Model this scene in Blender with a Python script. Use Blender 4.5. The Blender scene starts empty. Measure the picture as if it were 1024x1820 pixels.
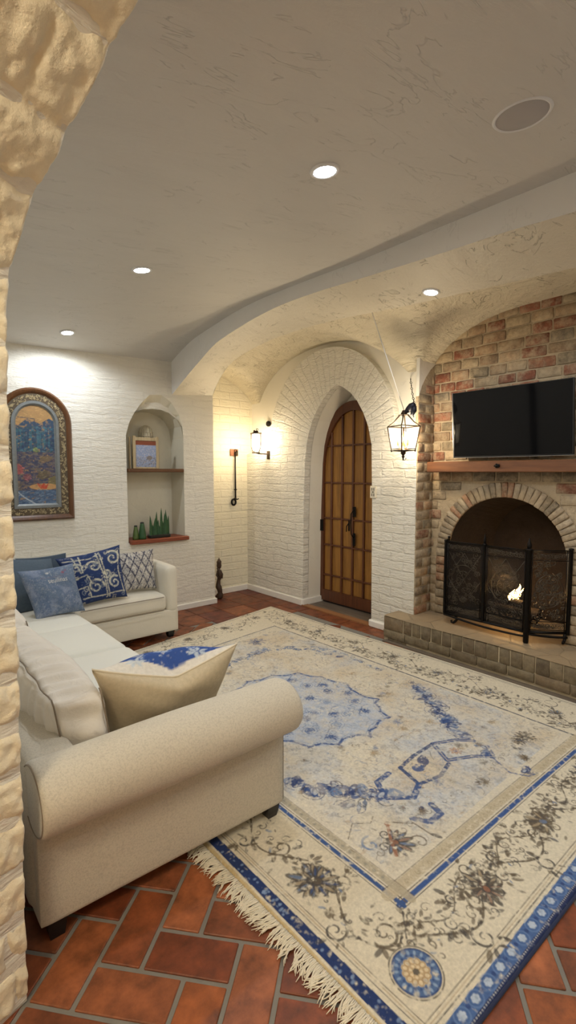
import bpy, math, random
import numpy as np
from mathutils import Vector, Matrix
from mathutils.geometry import tessellate_polygon
PI = math.pi
rnd = random.Random(7)
C = bpy.context.scene.collection
sc = bpy.context.scene

# ------------------------------------------------------------ basic helpers
def lin(c):
    return tuple(((v/255)/12.92 if v/255 <= .04045 else ((v/255+.055)/1.055)**2.4) for v in c)

def smooth(t):
    t = max(0., min(1., t)); return t*t*(3-2*t)

def interp(pts, x):
    return float(np.interp(x, [p[0] for p in pts], [p[1] for p in pts]))

class MB:
    def __init__(s): s.v = []; s.f = []; s.c = []
    def add(s, vs, fs, col=None):
        o = len(s.v); s.v += [tuple(p) for p in vs]; s.f += [tuple(i+o for i in f) for f in fs]
        if col is not None: s.c += [col]*len(vs)
        elif s.c or False: s.c += [(1, 1, 1)]*len(vs)
        return s
    def box(s, a, b, col=None, M=None):
        x0, y0, z0 = a; x1, y1, z1 = b
        vs = [(x0,y0,z0),(x1,y0,z0),(x1,y1,z0),(x0,y1,z0),(x0,y0,z1),(x1,y0,z1),(x1,y1,z1),(x0,y1,z1)]
        if M: vs = [tuple(M @ Vector(p)) for p in vs]
        return s.add(vs, [(0,3,2,1),(4,5,6,7),(0,1,5,4),(1,2,6,5),(2,3,7,6),(3,0,4,7)], col)
    def cbox(s, c, h, M=None, ch=.004, col=None, jit=0.0):
        # chamfered box (24 verts) centred on c with half-sizes h
        vs = []; idx = {}
        for sx in (-1,1):
            for sy in (-1,1):
                for sz in (-1,1):
                    j = [rnd.uniform(-jit, jit) for _ in range(3)]
                    for k in range(3):
                        p = [sx*h[0], sy*h[1], sz*h[2]]
                        for m in range(3):
                            if m != k: p[m] -= (sx,sy,sz)[m]*ch
                        p = [p[m]+j[m] for m in range(3)]
                        idx[(sx,sy,sz,k)] = len(vs)
                        q = Vector(p)
                        if M: q = M @ q
                        vs.append((q[0]+c[0], q[1]+c[1], q[2]+c[2]))
        fs = []
        for k in range(3):
            a, b = [m for m in range(3) if m != k]
            for sg in (-1,1):
                loop = []
                for (u, w) in ((-1,-1),(1,-1),(1,1),(-1,1)):
                    t = [0,0,0]; t[k] = sg; t[a] = u; t[b] = w
                    loop.append(idx[(t[0],t[1],t[2],k)])
                if (sg > 0) == (k == 1): loop = loop[::-1]
                fs.append(tuple(loop))
        for k in range(3):      # edges along axis k
            a, b = [m for m in range(3) if m != k]
            for (u, w) in ((-1,-1),(1,-1),(1,1),(-1,1)):
                t0 = [0,0,0]; t0[a] = u; t0[b] = w; t1 = list(t0); t0[k] = -1; t1[k] = 1
                lo = [idx[(*t0, a)], idx[(*t1, a)], idx[(*t1, b)], idx[(*t0, b)]]
                fs.append(tuple(lo))
        for sx in (-1,1):
            for sy in (-1,1):
                for sz in (-1,1):
                    fs.append(tuple(idx[(sx,sy,sz,k)] for k in range(3)))
        return s.add(vs, fs, col)
    def tube(s, pts, r, n=8, caps=True, col=None, closed=False):
        pts = [Vector(p) for p in pts]; N = len(pts)
        if N < 2: return s
        rr = r if hasattr(r, '__len__') else [r]*N
        T = []
        for i in range(N):
            if closed: t = pts[(i+1) % N]-pts[i-1]
            else: t = pts[min(i+1, N-1)]-pts[max(i-1, 0)]
            if t.length < 1e-9: t = Vector((0,0,1))
            T.append(t.normalized())
        up = Vector((0,0,1)) if abs(T[0].z) < .9 else Vector((1,0,0))
        nrm = (up - T[0]*up.dot(T[0])).normalized()
        vs = []
        for i in range(N):
            nrm = nrm - T[i]*nrm.dot(T[i])
            nrm = nrm.normalized() if nrm.length > 1e-6 else T[i].orthogonal().normalized()
            bn = T[i].cross(nrm)
            for k in range(n):
                a = 2*PI*k/n
                vs.append(tuple(pts[i]+(nrm*math.cos(a)+bn*math.sin(a))*rr[i]))
        fs = []
        M_ = N if closed else N-1
        for i in range(M_):
            j = (i+1) % N
            for k in range(n):
                fs.append((i*n+k, i*n+(k+1) % n, j*n+(k+1) % n, j*n+k))
        if caps and not closed:
            fs.append(tuple(range(n))[::-1]); fs.append(tuple((N-1)*n+k for k in range(n)))
        return s.add(vs, fs, col)
    def lathe(s, c, prof, n=24, axis='z', col=None):
        # prof = [(r, h)...] about vertical axis through c
        vs = []
        for r, h in prof:
            for k in range(n):
                a = 2*PI*k/n
                if axis == 'z': p = (c[0]+r*math.cos(a), c[1]+r*math.sin(a), c[2]+h)
                elif axis == 'x': p = (c[0]+h, c[1]+r*math.cos(a), c[2]+r*math.sin(a))
                else: p = (c[0]+r*math.cos(a), c[1]+h, c[2]+r*math.sin(a))
                vs.append(p)
        fs = []
        for i in range(len(prof)-1):
            for k in range(n):
                fs.append((i*n+k, i*n+(k+1) % n, (i+1)*n+(k+1) % n, (i+1)*n+k))
        fs.append(tuple(range(n))[::-1]); fs.append(tuple((len(prof)-1)*n+k for k in range(n)))
        return s.add(vs, fs, col)
    def prism(s, outline, mapf, d0, d1, holes=(), col=None):
        # outline in 2-D, extruded d0..d1, mapf(u, w, d) -> xyz
        loops = [list(outline)]+[list(h) for h in holes]
        flat = [p for l in loops for p in l]
        tris = tessellate_polygon([[Vector((p[0], p[1], 0)) for p in l] for l in loops])
        n = len(flat)
        vs = [mapf(p[0], p[1], d0) for p in flat]+[mapf(p[0], p[1], d1) for p in flat]
        fs = []
        for t in tris:
            fs.append(tuple(t)); fs.append(tuple(i+n for i in t)[::-1])
        o = 0
        for l in loops:
            m = len(l)
            for i in range(m):
                a, b = o+i, o+(i+1) % m
                fs.append((a, b, b+n, a+n))
            o += m
        return s.add(vs, fs, col)
    def grid(s, nu, nv, fn, col=None):
        vs = [fn(i/nu, j/nv) for j in range(nv+1) for i in range(nu+1)]
        fs = [(j*(nu+1)+i, j*(nu+1)+i+1, (j+1)*(nu+1)+i+1, (j+1)*(nu+1)+i) for j in range(nv) for i in range(nu)]
        return s.add(vs, fs, col)
    def build(s, name, mat, parent=None, smooth_sh=False, fixn=True, angle=None):
        me = bpy.data.meshes.new(name); me.from_pydata(s.v, [], s.f)
        if s.c and len(s.c) == len(s.v):
            at = me.color_attributes.new('tint', 'FLOAT_COLOR', 'POINT')
            arr = np.ones((len(s.v), 4), dtype=np.float32); arr[:, :3] = np.array(s.c, dtype=np.float32)
            at.data.foreach_set('color', arr.ravel())
        if fixn:
            import bmesh
            bm = bmesh.new(); bm.from_mesh(me); bmesh.ops.recalc_face_normals(bm, faces=bm.faces); bm.to_mesh(me); bm.free()
        if mat: me.materials.append(mat)
        me.update()
        if smooth_sh or angle:
            me.polygons.foreach_set('use_smooth', [True]*len(me.polygons))
            if angle: me.set_sharp_from_angle(angle=math.radians(angle))
        o = bpy.data.objects.new(name, me); C.objects.link(o)
        if parent: o.parent = parent; o.matrix_parent_inverse = parent.matrix_basis.inverted()
        return o

def tag(o, label=None, cat=None, group=None, kind=None):
    if label: o['label'] = label
    if cat: o['category'] = cat
    if group: o['group'] = group
    if kind: o['kind'] = kind
    return o

def thing(name, label, cat, loc, group=None):
    o = bpy.data.objects.new(name, None); C.objects.link(o); o.location = loc; o.empty_display_size = .1
    return tag(o, label, cat, group)

def struct(mb, name, mat, **k):
    o = mb.build(name, mat, **k); o['kind'] = 'structure'; return o

# ------------------------------------------------------------ materials
class NT:
    def __init__(s, name):
        s.m = bpy.data.materials.new(name); s.m.use_nodes = True
        s.nt = s.m.node_tree; s.b = s.nt.nodes['Principled BSDF']
    def n(s, t, **k):
        nd = s.nt.nodes.new(t)
        for a, b in k.items():
            if hasattr(nd, a): setattr(nd, a, b)
        return nd
    def l(s, a, b): s.nt.links.new(a, b)
    def tc(s): return s.n('ShaderNodeTexCoord').outputs['Object']
    def noise(s, scale, detail=3, rough=.5, vec=None, dist=0):
        nd = s.n('ShaderNodeTexNoise'); nd.inputs['Scale'].default_value = scale
        nd.inputs['Detail'].default_value = detail; nd.inputs['Roughness'].default_value = rough
        nd.inputs['Distortion'].default_value = dist
        if vec is not None: s.l(vec, nd.inputs['Vector'])
        return nd
    def ramp(s, fac, stops):
        r = s.n('ShaderNodeValToRGB'); e = r.color_ramp.elements
        while len(e) < len(stops): e.new(.5)
        for el, (p, c) in zip(e, stops):
            el.position = p; el.color = (*c, 1) if len(c) == 3 else c
        s.l(fac, r.inputs[0]); return r.outputs[0]
    def mix(s, fac, a, b, mode='MIX'):
        m = s.n('ShaderNodeMix'); m.data_type = 'RGBA'; m.blend_type = mode
        for val, i in ((fac, 0), (a, 6), (b, 7)):
            if hasattr(val, 'is_linked'): s.l(val, m.inputs[i])
            elif i == 0: m.inputs[0].default_value = val
            else: m.inputs[i].default_value = (*val, 1)
        return m.outputs[2]
    def math(s, op, a, b=None, c=None):
        m = s.n('ShaderNodeMath'); m.operation = op
        for i, v in enumerate((a, b, c)):
            if v is None: continue
            if hasattr(v, 'is_linked'): s.l(v, m.inputs[i])
            else: m.inputs[i].default_value = v
        return m.outputs[0]
    def bump(s, h, strength, dist, prev=None):
        b = s.n('ShaderNodeBump'); b.inputs['Strength'].default_value = strength; b.inputs['Distance'].default_value = dist
        s.l(h, b.inputs['Height'])
        if prev is not None: s.l(prev, b.inputs['Normal'])
        return b.outputs[0]
    def set(s, color=None, rough=None, metal=None, normal=None, **k):
        b = s.b
        if color is not None:
            if hasattr(color, 'is_linked'): s.l(color, b.inputs['Base Color'])
            else: b.inputs['Base Color'].default_value = (*color, 1)
        if rough is not None:
            if hasattr(rough, 'is_linked'): s.l(rough, b.inputs['Roughness'])
            else: b.inputs['Roughness'].default_value = rough
        if metal is not None: b.inputs['Metallic'].default_value = metal
        if normal is not None: s.l(normal, b.inputs['Normal'])
        for a, v in k.items(): b.inputs[a].default_value = v
        return s.m

def simple(name, col, rough=.6, metal=0, bump=None, var=.12, vscale=8):
    t = NT(name); vec = t.tc(); c = lin(col)
    nz = t.noise(vscale, 4, .6, vec)
    color = t.mix(nz.outputs[0], tuple(v*(1-var) for v in c), tuple(min(1, v*(1+var)) for v in c))
    nrm = None
    if bump:
        b2 = t.noise(bump[0], 5, .6, vec); nrm = t.bump(b2.outputs[0], bump[1], bump[2])
    return t.set(color, rough, metal, nrm)

def painted_brick(name, axes, col, row=.088, width=.24, st=.6, dist=.012, warp=.02, mort=.012, polar=None, extra=1.0, bw=.42, sw=.8):
    """white painted masonry: running-bond relief under thick paint. axes = (u axis, v axis) of object space"""
    t = NT(name); tc = t.tc()
    sep = t.n('ShaderNodeSeparateXYZ'); t.l(tc, sep.inputs[0])
    wn = t.noise(3.0, 3, .6, tc); ws = t.n('ShaderNodeSeparateXYZ'); t.l(wn.outputs[1], ws.inputs[0])
    u0, v0 = sep.outputs[axes[0]], sep.outputs[axes[1]]
    if polar:
        du = t.math('SUBTRACT', u0, polar[0]); dv = t.math('SUBTRACT', v0, polar[1])
        rr = t.math('SQRT', t.math('ADD', t.math('MULTIPLY', du, du), t.math('MULTIPLY', dv, dv)))
        an = t.math('MULTIPLY', t.math('ARCTAN2', dv, du), polar[2])
        up = t.math('GREATER_THAN', dv, 0.0)
        u1 = t.math('ADD', t.math('MULTIPLY', up, rr), t.math('MULTIPLY', t.math('SUBTRACT', 1.0, up), u0))
        v1 = t.math('ADD', t.math('MULTIPLY', up, an), t.math('MULTIPLY', t.math('SUBTRACT', 1.0, up), v0))
        u0, v0 = u1, v1
    u = t.math('ADD', u0, t.math('MULTIPLY', t.math('SUBTRACT', ws.outputs[0], .5), warp*2.5))
    v = t.math('ADD', v0, t.math('MULTIPLY', t.math('SUBTRACT', ws.outputs[1], .5), warp*2))
    cb = t.n('ShaderNodeCombineXYZ'); t.l(u, cb.inputs[0]); t.l(v, cb.inputs[1])
    br = t.n('ShaderNodeTexBrick'); t.l(cb.outputs[0], br.inputs['Vector'])
    br.inputs['Scale'].default_value = 1; br.inputs['Brick Width'].default_value = width
    br.inputs['Row Height'].default_value = row; br.inputs['Mortar Size'].default_value = mort
    br.inputs['Mortar Smooth'].default_value = .7
    br.inputs['Color1'].default_value = (.55,.55,.55,1); br.inputs['Color2'].default_value = (1,1,1,1); br.inputs['Mortar'].default_value = (.0,.0,.0,1)
    n1 = t.noise(14, 5, .62, tc); n2 = t.noise(60, 4, .6, tc)
    st1 = t.n('ShaderNodeMapping'); st1.inputs['Scale'].default_value = (3,3,16) if axes[1] == 2 else (3,3,3)
    t.l(tc, st1.inputs[0]); n3 = t.noise(3.2, 4, .6, st1.outputs[0], 1.2)
    h = t.math('ADD', t.math('MULTIPLY', br.outputs[0], bw), t.math('MULTIPLY', n1.outputs[0], .7*extra))
    h = t.math('ADD', h, t.math('MULTIPLY', n3.outputs[0], sw*extra)); h = t.math('ADD', h, t.math('MULTIPLY', n2.outputs[0], .14))
    nrm = t.bump(h, st, dist)
    c = lin(col); nz = t.noise(2.2, 3, .5, tc)
    color = t.mix(nz.outputs[0], tuple(x*.93 for x in c), tuple(min(1, x*1.06) for x in c))
    color = t.mix(t.math('MULTIPLY', br.outputs[1], .5*bw), color, tuple(x*.72 for x in c))
    return t.set(color, .62, 0, nrm)

def plaster(name, col, st=.35, dist=.01, streak=(1,1,1), scale=2.2, rough=.55, crack=.5):
    t = NT(name); tc = t.tc(); mp = t.n('ShaderNodeMapping'); mp.inputs['Scale'].default_value = streak; t.l(tc, mp.inputs[0])
    n1 = t.noise(scale, 6, .62, mp.outputs[0], 1.5); n2 = t.noise(scale*9, 4, .6, mp.outputs[0], .8)
    # trowel marks: narrow crescents where a warped noise crosses mid level
    w = t.noise(scale*1.3, 3, .5, mp.outputs[0], 2.5)
    d = t.math('ABSOLUTE', t.math('SUBTRACT', w.outputs[0], .5))
    line = t.math('SUBTRACT', 1.0, t.math('MINIMUM', t.math('MULTIPLY', d, 70.0), 1.0))
    msk = t.noise(scale*2.3, 2, .5, tc); gate = t.math('GREATER_THAN', msk.outputs[0], .52)
    line = t.math('MULTIPLY', line, gate)
    h = t.math('ADD', t.math('MULTIPLY', n1.outputs[0], .8), t.math('MULTIPLY', n2.outputs[0], .25))
    h = t.math('SUBTRACT', h, t.math('MULTIPLY', line, crack*.5))
    nrm = t.bump(h, st, dist); c = lin(col)
    color = t.mix(n1.outputs[0], tuple(x*.94 for x in c), tuple(min(1, x*1.05) for x in c))
    color = t.mix(t.math('MULTIPLY', line, crack*.32), color, tuple(x*.5 for x in c))
    return t.set(color, rough, 0, nrm)

def wood(name, dark, light, axis=0, scale=1.0, rough=.45, spec=.5):
    t = NT(name); tc = t.tc(); mp = t.n('ShaderNodeMapping')
    s_ = [14*scale]*3; s_[axis] = 1.1*scale; mp.inputs['Scale'].default_value = s_; t.l(tc, mp.inputs[0])
    n1 = t.noise(1.6, 6, .65, mp.outputs[0], .8); n2 = t.noise(5, 5, .6, mp.outputs[0], .3)
    f = t.math('ADD', t.math('MULTIPLY', n1.outputs[0], .7), t.math('MULTIPLY', n2.outputs[0], .3))
    color = t.ramp(f, [(.3, lin(dark)), (.7, lin(light))])
    nrm = t.bump(f, .25, .004)
    return t.set(color, rough, 0, nrm)

def fabric(name, col, scale=420, st=.35, rough=.9, var=.07, mott=0.0, sheen=.25, wr=0):
    t = NT(name); tc = t.tc(); c = lin(col)
    a = t.noise(scale, 2, .6, tc)
    w1 = t.n('ShaderNodeTexVoronoi'); w1.inputs['Scale'].default_value = scale*.8; t.l(tc, w1.inputs['Vector'])
    f = t.math('ADD', t.math('MULTIPLY', a.outputs[0], .6), t.math('MULTIPLY', w1.outputs[0], .5))
    big = t.noise(5, 3, .5, tc)
    color = t.mix(big.outputs[0], tuple(x*(1-var) for x in c), tuple(min(1, x*(1+var)) for x in c))
    if mott:
        m2 = t.noise(150, 3, .8, tc)
        color = t.mix(t.math('MULTIPLY', t.ramp(m2.outputs[0], [(.45,(0,0,0)),(.65,(1,1,1))]), mott), color, tuple(x*.6 for x in c))
    nrm = t.bump(f, st, .0012)
    if wr:
        wn = t.noise(9, 3, .5, tc, 1.5); nrm = t.bump(wn.outputs[0], wr, .02, nrm)
    return t.set(color, rough, 0, nrm, **{'Sheen Weight': sheen})

def tinted(name, rough=.85, st=.3, scale=300, dist=.001, nvar=.25, nscale=20, gloss=None, smear=None, metal=0):
    """colour from the mesh's own tint attribute (the thing's own pattern) with noise"""
    t = NT(name); at = t.n('ShaderNodeAttribute'); at.attribute_name = 'tint'; tc = t.tc()
    nz = t.noise(nscale, 5, .65, tc)
    v = t.math('ADD', 1-nvar*.5, t.math('MULTIPLY', t.math('SUBTRACT', nz.outputs[0], .5), nvar*2.2))
    cv = t.n('ShaderNodeCombineColor'); [t.l(v, cv.inputs[i]) for i in range(3)]
    color = t.mix(1.0, at.outputs[0], cv.outputs[0], 'MULTIPLY')
    if smear:
        s2 = t.noise(smear[1], 5, .7, tc); color = t.mix(t.math('MULTIPLY', t.ramp(s2.outputs[0], [(.42,(0,0,0)),(.66,(1,1,1))]), smear[2]), color, lin(smear[0]))
    b = t.noise(scale, 4, .6, tc); nrm = t.bump(b.outputs[0], st, dist)
    return t.set(color, rough, metal, nrm)

def emit(name, col, strength):
    t = NT(name); return t.set((0.8,0.8,0.8), .5, 0, None, **{'Emission Color': (*col, 1), 'Emission Strength': strength})
def glassm(name, col=(1,1,1), rough=.05, alpha=.25):
    t = NT(name); return t.set(col, rough, 0, None, Alpha=alpha)

WALLC = (232, 227, 214)
M = {}
M['brick_y'] = painted_brick('painted_brick_facing_room', (0, 2), WALLC, .082, .55, .62, .014, .045, .016, bw=.24, sw=1.25)       # walls seen along Y
M['brick_x'] = painted_brick('painted_brick_side', (1, 2), WALLC, .086, .3, .7, .013, .025)
M['slab'] = painted_brick('painted_stone_arch', (1, 2), WALLC, .085, .27, 1.0, .02, .035, .011, polar=(3.6, 1.80, .8), bw=.34, sw=.9)
M['nook'] = painted_brick('cream_painted_brick', (0, 2), (234, 226, 202), .092, .3, .7, .012, .012)
M['smooth'] = plaster('smooth_white_plaster', WALLC, .3, .006)
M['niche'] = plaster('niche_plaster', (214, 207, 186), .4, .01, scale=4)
M['ceil'] = plaster('ceiling_plaster', (206, 203, 197), .45, .02, (.7,2.6,1), 1.9, .6, .6)
M['vault'] = plaster('vault_plaster', (218, 208, 184), 1.0, .032, (1.3,1.3,9), 2.8, .42, .6)
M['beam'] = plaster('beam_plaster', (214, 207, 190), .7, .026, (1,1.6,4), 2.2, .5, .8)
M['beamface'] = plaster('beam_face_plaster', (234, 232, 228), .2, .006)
M['base'] = simple('white_baseboard_paint', (235, 231, 222), .45, bump=(30, .2, .003), var=.05)
M['iron'] = simple('black_wrought_iron', (26, 24, 23), .42, .75, bump=(90, .3, .002), var=.3)
M['scroll'] = simple('worn_bright_iron', (86, 80, 72), .34, .85, bump=(90, .3, .002), var=.3)
M['iron2'] = simple('bronzed_iron', (58, 46, 36), .45, .8, bump=(90, .3, .002), var=.3)
M['door'] = wood('amber_door_wood', (108, 72, 28), (170, 120, 52), 2, .8, .55)
M['doorrail'] = wood('dark_red_door_wood', (66, 34, 18), (106, 60, 32), 2, 1, .45)
M['mantel'] = wood('mantel_oak', (84, 48, 26), (128, 82, 48), 1, .8, .45)
M['shelf'] = wood('shelf_walnut', (72, 44, 22), (112, 72, 38), 0, 1, .5)
M['shelfred'] = wood('red_shelf_wood', (112, 52, 32), (150, 78, 48), 0, 1, .5)
M['frame'] = wood('picture_frame_wood', (66, 40, 20), (112, 70, 36), 2, 1, .35)
M['greyboard'] = wood('weathered_grey_board', (84, 74, 64), (132, 118, 102), 1, 1, .6)
M['sofa'] = fabric('oatmeal_linen', (203, 194, 176), 420, .6, .9, .05, .5)
M['sofafar'] = fabric('cream_linen', (222, 214, 196), 420, .35, .9, .04, .12)
M['seat'] = fabric('ivory_seat_cover', (228, 226, 214), 500, .25, .85, .03, 0, .3, .12)
M['cush'] = fabric('cream_cotton', (226, 217, 203), 500, .25, .85, .05, 0, .3, .35)
M['pipe'] = fabric('taupe_piping', (128, 112, 92), 600, .2)
M['leg'] = simple('black_lacquered_wood', (22, 18, 18), .35)
M['tint_fab'] = tinted('printed_cloth', .92, .35, 450, .001, .2, 60)
M['rug'] = tinted('woven_rug_wool', .95, .55, 520, .0014, .22, 90)
M['tile'] = tinted('terracotta_tile', .5, .45, 26, .004, .75, 11)
M['oldbrick'] = tinted('reclaimed_brick', .85, .9, 60, .006, .55, 30, smear=((184,166,136), 13, .72))
M['oldbrick2'] = tinted('hearth_brick', .8, .8, 60, .005, .5, 24, smear=((150,138,114), 14, .35))
M['mortar'] = simple('lime_mortar', (180, 162, 134), .95, bump=(34, 1.0, .016), var=.22, vscale=14)
M['hmortar'] = simple('grey_mortar', (182, 168, 142), .95, bump=(40, .8, .008), var=.15)
M['soot'] = simple('sooty_firebrick', (44, 34, 26), .95, bump=(24, .9, .012), var=.5, vscale=7)
T_ = NT('hearth_stone'); tc_ = T_.tc(); mp_ = T_.n('ShaderNodeMapping'); mp_.inputs['Scale'].default_value = (1, 1, 1); mp_.inputs['Rotation'].default_value = (0, 0, .25); T_.l(tc_, mp_.inputs[0])
vo_ = T_.n('ShaderNodeTexVoronoi'); vo_.feature = 'DISTANCE_TO_EDGE'; vo_.inputs['Scale'].default_value = 3.2; T_.l(mp_.outputs[0], vo_.inputs['Vector'])
vc_ = T_.n('ShaderNodeTexVoronoi'); vc_.inputs['Scale'].default_value = 3.2; T_.l(mp_.outputs[0], vc_.inputs['Vector'])
n1_ = T_.noise(7, 6, .65, mp_.outputs[0], 1.2); j_ = T_.ramp(vo_.outputs[0], [(0, (1, 1, 1)), (.03, (0, 0, 0))])
sv_ = T_.n('ShaderNodeSeparateColor'); T_.l(vc_.outputs[1], sv_.inputs[0])
c_ = T_.mix(sv_.outputs[0], lin((150, 132, 106)), lin((178, 156, 124))); c_ = T_.mix(T_.math('MULTIPLY', n1_.outputs[0], .6), c_, lin((134, 116, 92))); c_ = T_.mix(T_.math('MULTIPLY', j_, .45), c_, lin((120, 106, 84)))
M['stonetop'] = T_.set(c_, .6, 0, T_.bump(T_.math('SUBTRACT', n1_.outputs[0], T_.math('MULTIPLY', j_, .5)), .6, .01))
M['grout'] = simple('grey_grout', (128, 124, 116), .9, bump=(80, .5, .002), var=.1)
M['stone'] = None
M['glow_w'] = emit('warm_lamp_glass', (1.0, .80, .52), 26)
M['glow_c'] = emit('cool_downlight_lens', (.86, .93, 1.0), 32)
M['flame'] = emit('flame', (1.0, .55, .16), 22)
M['trimwhite'] = simple('downlight_white_trim', (225, 225, 225), .4, var=.03)
M['screen'] = NT('glossy_black_screen').set((.004,.004,.0045), .06, **{'Specular IOR Level': .18})
M['tvback'] = simple('black_tv_plastic', (16, 16, 17), .4)
M['silver'] = simple('silver_tv_edge', (170, 168, 165), .3, .8)
M['greyfab'] = simple('speaker_grille_cloth', (176, 172, 170), .8, bump=(600, .4, .001), var=.03)
M['fringe'] = fabric('cream_fringe_yarn', (226, 216, 194), 500, .4, .95)
M['green'] = simple('green_leaf', (44, 82, 46), .45, var=.45, vscale=30)
M['green2'] = simple('olive_green_glass', (78, 98, 50), .3, var=.5, vscale=24)
M['dark'] = simple('dark_pot_glaze', (28, 34, 32), .3)
M['palewood'] = wood('bleached_wood', (158, 138, 104), (204, 186, 150), 2, 1.5, .6)
M['wicker'] = simple('whitewashed_wicker', (196, 186, 160), .8, bump=(200, .6, .003), var=.25, vscale=60)
M['carved'] = simple('carved_dark_wood', (66, 46, 32), .5, bump=(40, .8, .006), var=.5, vscale=26)
M['glass'] = glassm('lantern_glass', (1,.97,.9), .05, .12)
M['candle'] = simple('ivory_candle', (214, 190, 130), .5)
M['log'] = simple('charred_log', (40, 30, 24), .9, bump=(30, .9, .01), var=.5)
M['cord'] = simple('white_cord', (240, 240, 236), .5, var=.02)
# ============================================================ ROOM SHELL
XD = 3.70; XL = 3.78; XB = 3.95; YB = 4.79; YN = 5.115; YR = -1.65; XW = .24
# ---- floor: grout bed + herringbone terracotta tiles
fl = MB().box((-2.2, -2.2, -.06), (4.9, 5.6, -.006)); struct(fl, 'floor', M['grout'])
tl = MB(); m = .14; gr = .0075
a1 = Vector((.645, -.764, 0)); a2 = Vector((.764, .645, 0)); org = Vector((.557, 1.337, 0))
pal = [lin(c) for c in ((172,94,54),(158,82,44),(182,106,64),(140,72,40),(164,94,58),(150,84,50),(176,98,50))]
def sq_zone(x, y): return (x > 3.35 and y > 2.7) or y > 4.25 or (x > 2.6 and y > 4.05)
for i in range(-60, 60):
    for j in range(-60, 60):
        k = (i-j) % 4
        if k not in (0, 3): continue
        w, h = (2, 1) if k == 0 else (1, 2)
        c = org+a1*(m*(i+w/2))+a2*(m*(j+h/2))
        if not (-1.9 < c.x < 4.4 and -1.8 < c.y < 5.2) or sq_zone(c.x, c.y): continue
        R = Matrix(((a1.x, a2.x, 0), (a1.y, a2.y, 0), (0, 0, 1))) @ Matrix.Rotation(rnd.uniform(-.012, .012), 3, 'Z')
        col = rnd.choice(pal); q = rnd.uniform(.8, 1.12); col = tuple(v*q for v in col)
        tl.cbox((c.x, c.y, -.006+rnd.uniform(-.0006, .0006)), (m*w/2-gr, m*h/2-gr, .006), R, .0025, col)
x = 2.2
for iy in range(0, 9):
    for ix in range(0, 9):
        cx = 2.0+.3*ix+.15; cy = 2.72+.3*iy+.15
        if not sq_zone(cx, cy): continue
        col = rnd.choice(pal[3:6]+[lin((140,74,58))]); q = rnd.uniform(.75, 1.0)
        tl.cbox((cx, cy, -.0065), (.146, .146, .006), None, .0025, tuple(v*q for v in col))
for ix in range(-8, 8):      # strip behind the sofa corner
    cx = .35+.3*ix; 
    if cx < 2.0:
        col = pal[3]; tl.cbox((cx, 4.5, -.0065), (.146, .23, .006), None, .0025, col)
struct(tl, 'floor', M['tile'])
struct(MB().box((3.44, .3, -.004), (3.505, 2.72, .006)).box((3.505, .3, -.004), (3.9, 2.70, .002)), 'floor', M['greyboard'])

# ---- back wall with arched niche
def arc_pts(cx, cz, rx, rz, a0, a1_, n):
    return [(cx+rx*math.cos(a0+(a1_-a0)*i/n), cz+rz*math.sin(a0+(a1_-a0)*i/n)) for i in range(n+1)]
nl, nr, nb = 1.99, 2.625, .79
inner_arc = [(nr, 1.87), (2.60, 1.99), (2.545, 2.07), (2.46, 2.125), (2.37, 2.15), (2.27, 2.152), (2.18, 2.14), (2.085, 2.095), (2.03, 2.0), (nl, 1.87)]
outer_arc = [(nr, 1.87), (2.615, 1.99), (2.58, 2.11), (2.49, 2.235), (2.385, 2.30), (2.25, 2.29), (2.16, 2.20), (2.085, 2.10), (2.03, 2.0), (nl, 1.87)]
hole = [(nl, nb), (nr, nb)]+outer_arc
wb = MB(); fm = lambda u, w, d: (u, d, w)
wb.prism([(XW-.1, 0), (3.0, 0), (3.0, 3.1), (XW-.1, 3.1)], fm, YB, YB+.035, holes=[hole])
wb.prism([(XW-.1, -.0), (3.0, 0), (3.0, 3.1), (XW-.1, 3.1)], fm, YB+.036, YN+.25, holes=[[(nl, nb), (nr, nb)]+inner_arc])
struct(wb, 'wall_back', M['brick_y'])
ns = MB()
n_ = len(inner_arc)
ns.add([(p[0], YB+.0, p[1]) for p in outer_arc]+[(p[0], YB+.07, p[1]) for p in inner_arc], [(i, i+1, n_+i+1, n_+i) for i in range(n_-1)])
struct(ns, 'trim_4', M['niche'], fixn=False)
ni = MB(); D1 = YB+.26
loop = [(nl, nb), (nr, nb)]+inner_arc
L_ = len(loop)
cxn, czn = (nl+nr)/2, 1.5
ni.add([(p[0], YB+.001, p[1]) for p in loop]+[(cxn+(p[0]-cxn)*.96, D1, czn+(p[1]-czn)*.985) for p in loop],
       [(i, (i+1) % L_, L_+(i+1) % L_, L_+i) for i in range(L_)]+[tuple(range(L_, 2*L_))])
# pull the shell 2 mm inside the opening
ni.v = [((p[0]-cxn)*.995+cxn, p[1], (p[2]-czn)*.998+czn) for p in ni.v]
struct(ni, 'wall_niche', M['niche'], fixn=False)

# ---- nook end wall, door wall with pointed opening and round-headed raised surround
struct(MB().box((2.95, YN, 0), (4.2, YN+.12, 3.1)), 'wall_nook', M['nook'])
op_r = [(3.065, 0), (3.075, 1.2), (3.091, 1.764), (3.135, 1.94), (3.20, 2.08), (3.28, 2.20), (3.37, 2.29), (3.46, 2.35), (3.555, 2.40)]
op_l = [(3.64, 2.36), (3.74, 2.28), (3.83, 2.18), (3.91, 2.06), (3.965, 1.94), (4.005, 1.80), (4.03, 1.6), (4.05, 1.1), (4.062, 0)]
opening = op_r+op_l
fx = lambda u, w, d: (d, u, w)
arc = arc_pts(3.73, 1.86, .915, .93, 0, PI, 40)
slab = [(2.58, 0)]+opening+[(YN+.02, 0), (YN+.02, 1.72), (4.86, 1.80), (4.70, 1.84)]+arc+[(2.73, 1.84), (2.58, 1.80)]
sl = MB().prism(slab, fx, XD, XL+.01)
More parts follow.
